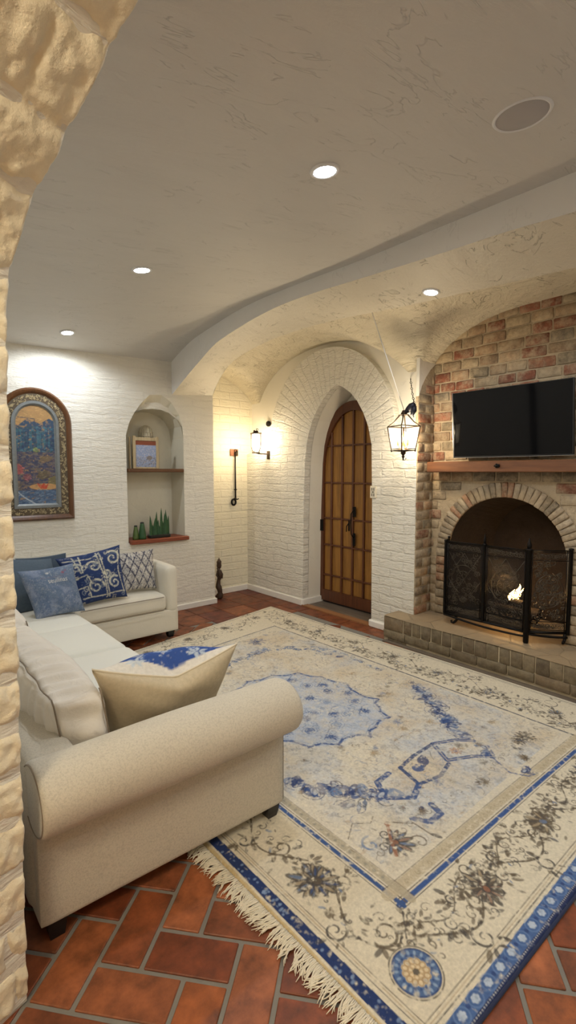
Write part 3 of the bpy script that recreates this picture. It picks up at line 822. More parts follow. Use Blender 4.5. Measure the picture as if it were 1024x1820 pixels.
# main border vines
vine(cv, (1.12, .80), (3.36, .765), .055, .46, rr); vine(cv, (1.2, .86), (3.3, .80), .035, .3, rr, th=.004)
vine(cv, (1.19, .86), (1.13, 3.55), .06, .5, rr); vine(cv, (3.19, .9), (3.17, 3.95), .07, .52, rr, th=.004)
vine(cv, (3.10, .98), (3.07, 3.7), .03, .3, rr, th=.003); vine(cv, (3.3, 4.03), (1.1, 3.58), .07, .5, rr, th=.004)
for (x, y, r, rot, cols) in ((1.62, .80, .085, 1.2, (GR2, TAN, GR, RU)), (2.13, .80, .08, 2.4, (GR, TAN, GR2, BL3)), (2.65, .80, .085, .6, (GR2, TAN, BL, RU)), (3.1, .80, .07, 1.2, (GR2, TAN, BL, RU)),
                            (1.175, 1.22, .095, 2.2, (GR2, TAN, BL3, GR)), (1.14, 1.75, .085, 1.4, (GR2, TAN, BL, RU)), (1.14, 2.3, .08, 1.4, (GR2, TAN, BL, RU))):
    palmette(cv, x, y, r, rot, cols); 
palmette(cv, 1.175, 1.22, .085, -.9, (GR2, TAN, BL, GR)); palmette(cv, 1.62, .80, .07, -1.9, (GR2, (176, 140, 116), GR, RU))
for i in range(7):
    palmette(cv, 3.18, 1.15+.42*i, .055, 1.2+i*1.3, (GR2, TAN, rr.choice((BL3, GR)), GR), .75)
for i in range(5): palmette(cv, 1.3+.42*i, 3.68+.08*i, .06, 1.0+i, (GR2, TAN, GR, GR), .75)
# corner medallion
def cmed(x, y, r):
    cv.wear = .08
    cv.ell(x, y, r*1.16, r*1.16, 0, (216, 204, 178)); cv.ell(x, y, r*1.12, r*1.12, 0, GR2, .9, ringw=.004)
    cv.ell(x, y, r, r, 0, (84, 112, 158)); cv.ell(x, y, r, r, 0, (50, 74, 124), 1, ringw=.005)
    for k in range(18):
        a = 2*PI*k/18; cv.ell(x+r*.83*math.cos(a), y+r*.83*math.sin(a), r*.10, r*.06, a, (160, 182, 208), .8)
        cv.ell(x+r*.7*math.cos(a+.2), y+r*.7*math.sin(a+.2), r*.05, r*.05, a, (44, 70, 124), .8)
    cv.ell(x, y, r*.62, r*.62, 0, (226, 208, 172), 1, lobes=12, la=.1)
    for k in range(12):
        a = 2*PI*k/12; cv.ell(x+r*.45*math.cos(a), y+r*.45*math.sin(a), r*.13, r*.11, a, (178, 146, 106), .9, ringw=.0035)
    for k in range(7):
        a = 2*PI*k/7+.3; cv.ell(x+r*.24*math.cos(a), y+r*.24*math.sin(a), r*.11, r*.09, a, (190, 160, 120), .9, ringw=.003)
    cv.ell(x, y, r*.15, r*.15, 0, GR2, .9, lobes=6); cv.wear = wsave
cmed(1.178, .785, .072)
cv.line([(1.325, .945), (1.29, .91), (1.245, .868)], .006, GR2, .9)
# inner field ground and guards
quad(I0, I1, I2, I3, (220, 211, 192))
cv.wear = .12
cv.wear = -.02
def stripe(P, Q, off, w_, col, al=1):
    L = math.hypot(Q[0]-P[0], Q[1]-P[1]); nx, ny = -(Q[1]-P[1])/L, (Q[0]-P[0])/L
    cv.line([(P[0]+nx*off, P[1]+ny*off), (Q[0]+nx*off, Q[1]+ny*off)], w_, col, al)
stripe(I0, I1, .012, .02, (62, 92, 150)); stripe(I0, I1, -.006, .003, GR2); stripe(I0, I1, .03, .004, GR)
stripe(I3, I0, .012, .018, (62, 90, 142)); stripe(I3, I0, -.006, .003, GR2); stripe(I3, I0, .03, .004, GR)
stripe(I1, I2, .006, .012, (86, 90, 98)); stripe(I2, I3, .006, .012, (98, 100, 104))
stripe(I0, I1, .062, .045, (196, 182, 154), .9); stripe(I0, I1, .088, .004, GR, .7); stripe(I3, I0, .055, .032, (182, 170, 146), .9); stripe(I3, I0, .074, .004, GR, .6)
for i in range(46):
    x = 1.43+.034*i; cv.line(spiral(x, 1.003-.024*(x-1.3), .012, i*1.1, 1., 1, 10), .003, (168, 152, 124), .8)
for i in range(60):
    y = 1.07+.04*i; cv.ell(1.378-.01*(y-1), y, .008, .006, i, (140, 140, 130), .6)
# worn field: pale grey-blue clouds and warm beige patches
nzA = fnoise(cv.h, cv.w, 160, 21, 4); nzB = fnoise(cv.h, cv.w, 100, 22, 4); nzC = fnoise(cv.h, cv.w, 9, 23, 3)
YY, XX = np.meshgrid(cv.y0+np.arange(cv.h)*cv.res, cv.x0+np.arange(cv.w)*cv.res, indexing='ij')
inside = ((XX > 1.42) & (XX < 2.95) & (YY > 1.05) & (YY < 3.5)).astype(np.float32)
def wash(field, lo, hi, col, al):
    m_ = (np.clip((field-lo)/(hi-lo), 0, 1)*inside*al)[..., None]; cv.a = cv.a*(1-m_)+np.array(lin(col), np.float32)*m_
wash(nzA, .45, .7, (206, 208, 208), .7); wash(nzB, .5, .75, (206, 184, 148), .55); wash(nzA*.5+nzC*.5, .52, .7, (150, 168, 196), .35)
dist = np.hypot((XX-2.02)/1.0, (YY-2.3)/1.1); wash(1-np.abs(dist-.0)/.62, .1, .9, (186, 196, 210), .45)
wash(nzC, .62, .72, (166, 150, 124), .35)
cv.wear = .42
for q in range(3000):        # faint worn tracery all over the field
    x, y = rr.uniform(1.42, 2.95), rr.uniform(1.05, 3.6)
    c_ = rr.choice((GR, TAN, BL3, (170, 160, 140), (186, 160, 130))); r = .012+.03*rr.random()
    if rr.random() < .55: cv.line(spiral(x, y, r, rr.random()*6, .4+.7*rr.random(), rr.choice((-1, 1)), 10), .003+.002*rr.random(), c_, .55)
    elif rr.random() < .6: leaf(cv, x, y, r, rr.random()*6, c_, .5)
    else: cv.line([(x, y), (x+rr.uniform(-.05, .05), y+rr.uniform(-.05, .05)), (x+rr.uniform(-.07, .07), y+rr.uniform(-.07, .07))], .0035, c_, .5)
cv.wear = .16
# central octagonal medallion
mc = (2.10, 2.27); oct_ = []
ctrl = [(1.66, 2.05), (1.76, 1.88), (1.90, 1.79), (2.02, 1.80), (2.10, 1.73), (2.20, 1.78), (2.36, 1.80), (2.42, 1.93), (2.50, 2.0), (2.46, 2.12), (2.52, 2.3), (2.46, 2.5), (2.38, 2.66), (2.2, 2.75), (2.0, 2.78), (1.84, 2.72), (1.72, 2.55), (1.68, 2.3)]
cv.poly(ctrl, (176, 190, 212), .6)
for a in range(len(ctrl)):
    p, q = ctrl[a], ctrl[(a+1) % len(ctrl)]; mid = ((p[0]+q[0])/2+(mc[0]-(p[0]+q[0])/2)*.05, (p[1]+q[1])/2+(mc[1]-(p[1]+q[1])/2)*.05)
    cv.line([p, mid, q], .017, BL, .95)
    p2, q2 = lerp2(p, mc, .07), lerp2(q, mc, .07); cv.line([p2, q2], .004, BL3, .9)
    flower(cv, p[0], p[1], .02, 0, (BL, CRM, BL2, BL), 5)
for (x, y) in ((1.95, 2.12), (2.14, 2.06), (2.3, 1.95), (2.4, 2.2), (2.18, 2.3), (2.0, 2.34), (2.38, 2.4), (1.8, 2.36), (1.86, 2.6), (2.1, 2.5), (2.27, 2.6), (1.76, 2.06), (1.93, 1.88)):
    palmette(cv, x, y, .045, rr.random()*6, (BL, (190, 200, 216), BL2, BL3), .85); cv.line([(x-.05, y), (x, y+.03), (x+.05, y+.06), (x+.09, y+.05)], .006, BL, .7)
for (x, y, r) in ((2.05, 1.95, .04), (2.2, 2.0, .032), (2.36, 2.08, .036), (2.22, 2.2, .035), (2.33, 2.3, .04), (2.05, 2.14, .032), (1.88, 2.0, .036), (2.1, 2.36, .04), (2.28, 2.46, .035), (1.9, 2.24, .035), (2.16, 2.58, .032), (1.96, 2.5, .036), (1.78, 2.2, .03)):
    cv.ell(x, y, r, r*.8, rr.random(), rr.choice((BL, BL2, BL3)), .85, lobes=7, la=.15); cv.ell(x, y, r*.6, r*.5, 0, (196, 204, 216), .7, ringw=.005); cv.ell(x, y, r*1.3, r*1.1, 0, BL, .6, ringw=.003)
for q in range(150):
    a = rr.random()*6.28; R = rr.random()**.5*.38; x, y = mc[0]+R*math.cos(a), mc[1]+R*1.15*math.sin(a)
    cv.line(spiral(x, y, .015+.02*rr.random(), a, .8, 1, 10), .0035, rr.choice((BL, BL3, BL)), .6)
# blue garland ring and zigzag near the corner
def blob_chain(P, r, n, col=BL, al=.85):
    for i in range(n):
        t = i/(n-1)*(len(P)-1); k = min(int(t), len(P)-2); x, y = lerp2(P[k], P[k+1], t-k)
        x += rr.uniform(-.02, .02); y += rr.uniform(-.02, .02); a = rr.random()*6.28
        c_ = rr.choice((col, BL2, BL3, col)); cv.ell(x, y, r*rr.uniform(.6, 1.2), r*rr.uniform(.3, .55), a, c_, al, lobes=rr.choice((0, 3, 5)), la=.3)
        cv.line(spiral(x, y, r*1.2, a, .7, rr.choice((-1, 1)), 12), .005, rr.choice((BL2, GR2, BL)), .8)
        if rr.random() < .5: cv.ell(x, y, r*.5, r*.22, a, (200, 206, 214), .8)
blob_chain([(2.84, 1.95), (2.70, 1.72), (2.60, 1.56)], .06, 16); blob_chain([(2.60, 1.56), (2.52, 1.45), (2.50, 1.36)], .055, 11)
zz = [(2.50, 1.33), (2.43, 1.40), (2.30, 1.46), (2.22, 1.32), (2.36, 1.25), (2.43, 1.18), (2.50, 1.25)]
cv.line(zz, .028, BL, .95); cv.line(zz, .005, CRM, .7); blob_chain([(2.48, 1.28), (2.42, 1.20)], .03, 5)
zz2 = [(2.30, 1.46), (2.12, 1.46), (1.98, 1.44), (1.94, 1.30), (2.08, 1.27), (2.2, 1.30)]
cv.line(zz2, .022, (58, 78, 122), .95); flower(cv, 2.33, 1.34, .035, 0, (RU, CRM, BL, RU)); cv.ell(2.12, 1.40, .06, .03, .6, BL2, .85, lobes=4); cv.ell(2.05, 1.38, .035, .03, 0, BL, .9)
zz3 = [(1.94, 1.30), (1.84, 1.26), (1.74, 1.34), (1.80, 1.44), (1.90, 1.45)]
cv.line(zz3, .03, BL, .95); blob_chain([(1.74, 1.34), (1.7, 1.46), (1.62, 1.55)], .04, 9); cv.ell(1.80, 1.34, .03, .05, .4, BL3, .8)
blob_chain([(1.50, 1.72), (1.50, 1.60), (1.60, 1.55)], .05, 10); cv.ell(1.5, 1.7, .05, .04, .4, BL2, .9, lobes=5, la=.3); blob_chain([(1.46, 1.9), (1.48, 2.2), (1.5, 2.6)], .045, 12)
cv.line([(1.72, 1.18), (1.76, 1.12), (1.84, 1.12), (1.86, 1.18)], .03, BL, .9); cv.ell(1.80, 1.19, .02, .012, .5, BL2, .9)
blob_chain([(2.86, 2.2), (2.9, 2.5)], .03, 4); blob_chain([(2.84, 2.7), (2.78, 2.95), (2.66, 3.1)], .035, 9); blob_chain([(2.5, 3.2), (2.2, 3.15), (1.9, 3.1), (1.7, 3.0)], .045, 16)
flower(cv, 2.55, 3.40, .085, .3, (BL, CRM, BL2, BL), 9, .7); blob_chain([(2.3, 3.42), (2.1, 3.38)], .03, 4)
cv.line([(2.42, 1.18), (2.36, 1.06), (2.40, .985), (2.47, .965)], .01, BL, .8); blob_chain([(2.46, 1.0), (2.42, 1.02)], .03, 4)
# flowers of the spandrels
palmette(cv, 1.545, 1.155, .085, -.9, (GR2, (176, 140, 118), BL3, RU)); cv.line([(1.50, 1.10), (1.545, 1.16), (1.60, 1.22)], .014, RU, .8); cv.ell(1.612, 1.232, .014, .014, 0, RU, .9)
cv.line([(1.42, 1.28), (1.5, 1.33), (1.56, 1.28), (1.6, 1.3)], .005, GR, .8); cv.line(spiral(1.47, 1.2, .045, 1, 1, 1), .01, BL3, .8); cv.line(spiral(1.63, 1.08, .04, 2, 1, -1), .007, GR, .8)
cv.line([(1.62, 1.24), (1.70, 1.16), (1.70, 1.07)], .008, GR, .8); leaf(cv, 1.7, 1.08, .05, -1.2, GR2); palmette(cv, 2.745, 1.155, .07, .4, (GR2, TAN, GR, GR)); palmette(cv, 2.70, 1.17, .05, 3.5, (GR2, TAN, GR, GR))
blob_chain([(1.55, 1.42), (1.62, 1.38)], .035, 5, (90, 108, 140)); palmette(cv, 2.55, 1.06, .04, 1.9, (GR, TAN, GR, GR)); palmette(cv, 2.2, 1.1, .045, 2.5, (GR, TAN, GR2, GR)); leaf(cv, 2.62, 1.1, .06, 2, GR2)
for (x, y) in ((2.78, 1.35), (2.5, 1.62), (2.62, 2.0), (2.3, 1.66), (1.98, 1.62), (2.68, 2.4), (2.6, 2.85), (2.0, 3.0), (1.62, 2.9)):
    palmette(cv, x, y, .038, rr.random()*6, (TAN, (170, 158, 136), GR, (178, 134, 104)), .6)
cv.wear = .12
blob_chain([(1.5, 1.62), (1.62, 1.5), (1.74, 1.38)], .05, 12); blob_chain([(1.52, 1.85), (1.5, 2.1), (1.48, 2.4), (1.5, 2.7), (1.56, 2.95)], .05, 20)
blob_chain([(2.88, 2.0), (2.76, 1.8), (2.62, 1.6)], .035, 14, (70, 92, 136), .8); blob_chain([(2.9, 2.3), (2.92, 2.7), (2.85, 3.0)], .03, 14, BL3, .7)
blob_chain([(2.7, 3.1), (2.4, 3.2), (2.1, 3.16), (1.8, 3.08), (1.6, 2.95)], .04, 20, BL, .75)
for k in range(26):
    t = k/25; x, y = 1.46+1.44*t, 1.12+.02*math.sin(9*t); cv.line(spiral(x, y+.03, .022, k, 1, 1 if k % 2 else -1, 14), .0045, GR, .6)
for k in range(60):
    x, y = rr.uniform(1.45, 2.9), rr.uniform(1.1, 3.5)
    if 1.66 < x < 2.5 and 1.8 < y < 2.75: continue
    palmette(cv, x, y, rr.uniform(.02, .038), rr.random()*6, (rr.choice((GR, TAN, BL3, (120, 120, 118))), TAN, rr.choice((BL3, GR)), rr.choice((RU, TAN))), .5)
for k in range(40):
    x, y = rr.uniform(1.45, 2.9), rr.uniform(1.1, 3.5); a = rr.random()*6
    cv.line([(x+.03*i*math.cos(a+.35*math.sin(i)), y+.03*i*math.sin(a+.35*math.sin(i))) for i in range(6)], .0045, rr.choice((GR, GR2, BL3)), .6)
# fade: everything slightly worn towards the ground colour
nzD = fnoise(cv.h, cv.w, 40, 31, 4); m_ = (np.clip((nzD-.52)*2.0, 0, .4)*inside)[..., None]
cv.a = cv.a*(1-m_)+np.array(lin((216, 206, 186)), np.float32)*m_
cv.a *= (.93+.14*fnoise(cv.h, cv.w, 3, 41, 1))[..., None]
# non-uniform vertex grid, finer where the rug is seen closest
def axis(a, b, fine, fr, coarse):
    out = [a]; 
    while out[-1] < b: out.append(out[-1]+(fine if out[-1] < fr else coarse))
    out[-1] = b; return np.array(out)
US = axis(0, 1, .0011, .42, .0019); VS = axis(0, 1, .00078, .36, .0016)
Ug, Vg = np.meshgrid(US, VS)
def bil(U, V):
    return [(RA[k]*(1-U)+RB[k]*U)*(1-V)+(RD[k]*(1-U)+RC[k]*U)*V for k in (0, 1)]
X, Y = bil(Ug, Vg); col = cv.sample(X, Y)
Zr = .0125+.0018*fnoise(len(VS), len(US), 40, 51, 3)+.003*np.sin(X*3+1)*np.sin(Y*2.3)
edge = np.minimum(np.minimum(Ug, 1-Ug)*2.5, np.minimum(Vg, 1-Vg)*3.6); Zr = Zr*np.clip(edge/.006, .25, 1)
nv, nu = Ug.shape
me = bpy.data.meshes.new('area_rug'); co = np.stack([X, Y, Zr], -1).reshape(-1, 3).astype(np.float32)
idx = (np.arange(nv-1)[:, None]*nu+np.arange(nu-1)[None]); q4 = np.stack([idx, idx+1, idx+nu+1, idx+nu], -1).reshape(-1, 4)
me.vertices.add(len(co)); me.vertices.foreach_set('co', co.ravel()); nf = len(q4)
me.loops.add(nf*4); me.loops.foreach_set('vertex_index', q4.ravel().astype(np.int32)); me.polygons.add(nf)
me.polygons.foreach_set('loop_start', np.arange(nf, dtype=np.int32)*4)
me.update(calc_edges=True); me.polygons.foreach_set('use_smooth', [True]*nf)
at = me.color_attributes.new('tint', 'FLOAT_COLOR', 'POINT'); ca = np.ones((len(co), 4), np.float32); ca[:, :3] = col.reshape(-1, 3)
at.data.foreach_set('color', ca.ravel()); me.materials.append(M['rug'])
rug = thing('area_rug', 'large faded cream and blue oriental rug with a fringed edge lying on terracotta tiles', 'rug', (2.1, 2.2, 0))
ro = bpy.data.objects.new('pile', me); C.objects.link(ro); ro.parent = rug; ro.matrix_parent_inverse = rug.matrix_basis.inverted()
ed = MB(); loop_ = [Vector((*RA, .005)), Vector((*RB, .005)), Vector((*RC, .005)), Vector((*RD, .005))]
ed.tube([loop_[0], loop_[1]], .0055, 6).tube([loop_[1], loop_[2]], .005, 6).tube([loop_[2], loop_[3]], .005, 6)
ed.build('binding', fabric('navy_binding', (34, 44, 78), 500, .3), rug, smooth_sh=True)
# fringe: twisted tassels along the near left edge
fr = MB(); rf = random.Random(4); n = 0
L = math.hypot(RD[0]-RA[0], RD[1]-RA[1]); dvec = Vector((RD[0]-RA[0], RD[1]-RA[1], 0)).normalized(); out = Vector((-dvec.y, dvec.x, 0))
if out.x > 0: out = -out
s_ = -.004
while s_ < 1.45:
    p0 = Vector((RA[0], RA[1], .008))+dvec*s_; ln = rf.uniform(.06, .085); sw = rf.uniform(-.028, .03)+.012*math.sin(s_*23)
    for k in range(3):
        o = dvec*rf.uniform(-.004, .004); pts = []
        for i in range(7):
            t = i/6; pts.append(p0+o+out*(ln*t*rf.uniform(.97, 1.03)*(1-.12*k*t))+dvec*(sw*t*t+rf.uniform(-.0022, .0022)+.004*(k-1)*t)+Vector((0, 0, -.004*t+.004*math.sin(t*3.1)+.0015*k)))
        fr.tube(pts, [.0024, .0023, .0022, .002, .0019, .0017, .001], 5)
    s_ += .0074
fr.build('fringe', M['fringe'], rug, smooth_sh=True)['kind'] = 'stuff'
sv = MB(); sv.grid(2, 40, lambda u, v: tuple(Vector((RA[0], RA[1], .006))+dvec*(L*v)+out*(.012*u)+Vector((0, 0, .004*(1-u)))))
sv.build('selvage', M['fringe'], rug)
# ============================================================ SOFA
def rbox(mb, a, b, r, n=18, puff=(0, 0, 0), wr=None, lean=None):
    """rounded cushion box: grid cube -> rounded, faces puffed, optional wrinkle displacement"""
    c = [(a[i]+b[i])/2 for i in range(3)]; h = [(b[i]-a[i])/2 for i in range(3)]
    ts = [math.sin(PI/2*(-1+2*i/n)) for i in range(n+1)]
    key = {}; vs = []; fs = []
    def vert(p):
        k = tuple(round(x, 5) for x in p)
        if k in key: return key[k]
        P = [p[i]*h[i] for i in range(3)]
        q = [max(-(h[i]-r), min(h[i]-r, P[i])) for i in range(3)]
        d = [P[i]-q[i] for i in range(3)]; L = math.sqrt(sum(x*x for x in d))
        if L > 1e-9: m_ = max(abs(x) for x in d); P = [q[i]+d[i]/L*(r*(m_/r)) if m_ > 0 else q[i] for i in range(3)]
        for i in range(3):
            j, k2 = (i+1) % 3, (i+2) % 3
            P[i] += puff[i]*p[i]*(1-p[j]**2)*(1-p[k2]**2) if abs(p[i]) > .0 else 0
        W = [c[i]+P[i] for i in range(3)]
        if wr: W = wr(W, p)
        if lean: W = lean(W)
        key[k] = len(vs); vs.append(tuple(W)); return key[k]
    for ax in range(3):
        for sg in (-1, 1):
            for i in range(n):
                for j in range(n):
                    quad_ = []
                    for (di, dj) in ((0,0),(1,0),(1,1),(0,1)):
                        p = [0,0,0]; p[ax] = sg; p[(ax+1) % 3] = ts[i+di]; p[(ax+2) % 3] = ts[j+dj]; quad_.append(vert(p))
                    fs.append(tuple(quad_ if sg > 0 else quad_[::-1]))
    mb.add(vs, fs); return mb
sofa = thing('sectional_sofa', 'L-shaped cream sectional sofa with a rolled near arm and short black feet', 'sofa', (.7, 3.2, 0))
s = MB(); rbox(s, (.345, 1.60, .075), (1.20, 4.72, .30), .02, 8); s.build('base', M['sofa'], sofa, smooth_sh=True)
# rolled arm: panel + roll
ap_ = MB(); rbox(ap_, (.345, 1.570, .07), (1.315, 1.74, .50), .012, 8, lean=lambda W: [W[0], W[1]-.03*(W[0]-.34)+.02, W[2]]); ap_.build('arm_panel', M['sofa'], sofa, smooth_sh=True)
ra = MB(); NR = 48; prof_r = []
def rollc(x): return 1.592-.03*(x-.34)
xs_ = [.338, .342, .352]+[.37+.89*i/20 for i in range(21)]+[1.285, 1.305, 1.318, 1.322]
def rr_(x):
    e = min(1, max(0, (x-.338)/.012)); f = min(1, max(0, (1.322-x)/.03)); return (.90+.10*math.sqrt(e*(2-e)))*(.86+.14*math.sqrt(f*(2-f)))
vs_ = []
for x_ in xs_:
    k_ = rr_(x_)
    for j in range(NR):
        a = 2*PI*j/NR; ry, rz = .130*k_, .112*k_
        y_ = math.cos(a)*ry; z_ = math.sin(a)*rz
        if z_ < 0: z_ *= 1.0
        bulge = 1+.02*math.sin(x_*7+a*2)
        vs_.append((x_, rollc(x_)+y_*bulge, .503+.012*(x_-.34)+z_*bulge))
fs_ = [(i*NR+k, i*NR+(k+1) % NR, (i+1)*NR+(k+1) % NR, (i+1)*NR+k) for i in range(len(xs_)-1) for k in range(NR)]
fs_ += [tuple(range(NR))[::-1], tuple((len(xs_)-1)*NR+k for k in range(NR))]
ra.add(vs_, fs_); arm = ra.build('rolled_arm', M['sofa'], sofa, angle=50)
pp = MB(); 
for x_, k_ in ((.3385, .90), (1.3215, .86)):
    MB().tube([(x_, rollc(x_)+.130*k_*math.cos(2*PI*j/40), .503+.012*(x_-.34)+.112*k_*math.sin(2*PI*j/40)) for j in range(40)], .0028, 6, closed=True).build('piping', M['pipe'], arm, smooth_sh=True)
MB().tube([(1.318, 1.572, .08), (1.318, 1.572, .40)], .003, 6).build('piping', M['pipe'], arm, smooth_sh=True)
br_ = MB(); rbox(br_, (.33, 1.62, .08), (.50, 4.75, .60), .05, 12); br_.build('backrest', M['sofa'], sofa, smooth_sh=True)
br2 = MB(); rbox(br2, (.40, 4.58, .08), (2.06, 4.76, .67), .04, 12); br2.build('backrest', M['sofafar'], sofa, smooth_sh=True)
b2 = MB(); rbox(b2, (1.10, 3.985, .075), (2.105, 4.72, .275), .012, 8); b2.build('base', M['sofafar'], sofa, smooth_sh=True)
a2_ = MB(); rbox(a2_, (1.995, 3.98, .24), (2.11, 4.74, .665), .045, 14, puff=(.006, 0, .01)); arm2 = a2_.build('square_arm', M['sofafar'], sofa, smooth_sh=True)
def seat_wr(seed):
    r_ = random.Random(seed); ph = [r_.random()*6 for _ in range(6)]
    def f(W, p):
        if p[2] > 0: W[2] += .004*math.sin(W[0]*9+ph[0])*math.sin(W[1]*7+ph[1])
        return W
    return f
SC = [((.58, 1.74, .275), (1.20, 2.93, .435), 'seat'), ((.58, 2.935, .275), (1.20, 3.52, .435), 'seat'), ((.58, 3.525, .275), (1.20, 4.58, .43), 'seat'), ((1.205, 3.97, .275), (1.993, 4.60, .425), 'sofafar')]
for i, (a, b, mm) in enumerate(SC):
    q = MB(); rbox(q, a, b, .045, 22, puff=(.012, .004, .03), wr=seat_wr(i)); o = q.build('seat_cushion', M[mm], sofa, smooth_sh=True)
    if i == 3:
        for z_ in (.405, .292):
            MB().tube([(1.24, 3.956, z_), (1.6, 3.953, z_+.003), (1.95, 3.956, z_)], .0032, 6).build('piping', M['pipe'], o, smooth_sh=True)
# back cushions with pulled creases
def bc_wr(seed, y0, y1):
    r_ = random.Random(seed); fol = [(r_.uniform(0, 1), r_.uniform(.5, 1), r_.uniform(-.35, .35)) for _ in range(15)]
    def f(W, p):
        t = (W[1]-y0)/(y1-y0)
        d = 0
        for k, (c0, am, sl) in enumerate(fol):
            u = (t-(k+.5)/15-.02*c0-sl*.08*p[2]-.05*sl*p[0])/.021
            d -= am*math.exp(-u*u)
            d += .5*am*math.exp(-(u-1.5)**2)
        sc_ = .019
        if p[2] > .3: W[2] += d*sc_*(p[2]-.3)/.7*(1-p[0]**2)
        if abs(p[0]) > .5: W[0] += d*sc_*.6*(1 if p[0] > 0 else -1)*(1-p[2]**2)
        e = math.sin(W[2]*52+W[0]*20+1)*.006+math.sin(W[2]*31-W[0]*35)*.005
        if abs(p[1]) > .9: W[1] += e
        W[2] += .010*math.sin(W[1]*6+seed)
        return W
    return f
for i, (y0, y1) in enumerate(((1.745, 2.80), (2.81, 3.80))):
    q = MB(); lean = lambda W: [W[0]+.14*(.72-W[2]), W[1], W[2]]
    wf = bc_wr(i+1, y0, y1)
    rbox(q, (.44, y0, .43), (.615, y1, .722), .032, 120 if i == 0 else 60, puff=(.060, .012, .022), wr=wf, lean=lean)
    o = q.build('back_cushion', M['cush'], sofa, smooth_sh=True)
    # piping along the seams of the boxing, taken from the same surface
    for sx_, full in ((-1, True), (1, False)):
        xx = .447 if sx_ < 0 else .608; loop = []
        for k in range(13):
            z_ = .46+(.705-.46)*k/12; loop.append(lean([xx, y0+.004-.010*math.sin(PI*k/12)*(.6), z_]))
        loop.append(lean([xx, y0+.018, .722]))
        if full:
            for k in range(1, 30):
                t = k/30; p_ = (-.98 if sx_ < 0 else .98, -1+2*t, 1)
                W = wf([xx, y0+(y1-y0)*t, .724], p_); W[0] += .004*math.sin(t*37); loop.append(lean(W))
        MB().tube(loop, .0030, 6).build('piping', M['pipe'], o, smooth_sh=True)
def leg_(x_, y_, h=.075, w0=.032, w1=.022):
    q = MB(); vs = []
    for z_, w_ in ((.0, w1), (h*.5, (w0+w1)/2), (h+.004, w0)):
        for sx, sy in ((-1,-1),(1,-1),(1,1),(-1,1)): vs.append((x_+sx*w_, y_+sy*w_, z_+(.0)))
    q.add(vs, [(0,3,2,1),(8,9,10,11)]+[(i*4+k, i*4+(k+1) % 4, (i+1)*4+(k+1) % 4, (i+1)*4+k) for i in range(2) for k in range(4)])
    q.build('leg', M['leg'], sofa)
for p in ((1.265, 1.60), (.40, 1.635), (.40, 4.65), (2.04, 4.03), (2.04, 4.65), (1.14, 2.9)): leg_(*p)
for o in [o for o in C.objects if o.name.startswith('leg')]:
    mx = [v.co.x for v in o.data.vertices]
    if 1.1 < max(mx) and max(mx) < 2.2:   # feet standing on the rug
        for v in o.data.vertices:
            if v.co.z < .01: v.co.z = .0155

# ============================================================ PILLOWS
def pillow(name, label, TL, TR, BR, BL_, th, paint=None, mat='tint_fab', group=None, piping=None, n=64, back=None, dip=0.0, crest=0.0, res=256):
    TL, TR, BR, BL_ = map(Vector, (TL, TR, BR, BL_))
    nrm = (TR-TL).cross(BL_-TL).normalized()
    if nrm.y > 0: nrm = -nrm       # front side faces the room / camera
    P = thing(name, label, 'pillow', tuple((BL_+BR)/2), group)
    def surf(u, v, sd):
        a, b = 2*u-1, 2*v-1
        # edges bow inward between the corners
        ub = u+(-.035*a*(1-b*b)); vb = v+(-.035*b*(1-a*a))
        base = (BL_*(1-ub)+BR*ub)*(1-vb)+(TL*(1-ub)+TR*ub)*vb
        base = base+Vector((0, 0, -dip*max(0, 1-abs(a-.05*(1-abs(a))))**.9*(v**3)))
        h = th*(max(0, (1-a*a))*max(0, (1-b*b)))**.42
        h *= 1+.10*math.sin(9*u+3*v)*math.sin(7*v+1)
        if crest and sd < 0: h *= 1.0; base = base+Vector((0, 0, crest*(1-abs(a)**2.2)*math.sin(PI*min(1, max(0, (v-.45)/.55)))**1.0))
        return base+nrm*h*sd
    mb = MB(); cvx = None
    if paint: cvx = Canvas(0, 0, 1, 1, 1/res, (200, 200, 200), seed=len(label) % 97, wear=.1); paint(cvx)
    for sd in (1, -1):
        vs = [tuple(surf(i/n, j/n, sd)) for j in range(n+1) for i in range(n+1)]
        fs = [(j*(n+1)+i, j*(n+1)+i+1, (j+1)*(n+1)+i+1, (j+1)*(n+1)+i) for j in range(n) for i in range(n)]
        if sd < 0: fs = [f[::-1] for f in fs]
        o_ = len(mb.v); mb.v += vs; mb.f += [tuple(k+o_ for k in f) for f in fs]
        if cvx is not None:
            U, V = np.meshgrid(np.linspace(0, 1, n+1), np.linspace(0, 1, n+1)); cc = cvx.sample(U, V).reshape(-1, 3)
            if back is not None and sd == back[0]: cc = np.tile(np.array(lin(back[1]), np.float32), (len(vs), 1))
            mb.c += [tuple(x) for x in cc]
    if not cvx: mb.c = []
    body = mb.build('cover', M[mat], P, smooth_sh=True)
    if piping:
        w = MB(); loop = [surf(i/24, 1, 0) for i in range(24)]+[surf(1, 1-i/24, 0) for i in range(24)]+[surf(1-i/24, 0, 0) for i in range(24)]+[surf(0, i/24, 0) for i in range(24)]
        w.tube(loop, .0045, 6, closed=True); w.build('piping', piping, P, smooth_sh=True)
    return P, surf, nrm
NV_ = (36, 56, 104); CR_ = (214, 210, 188)
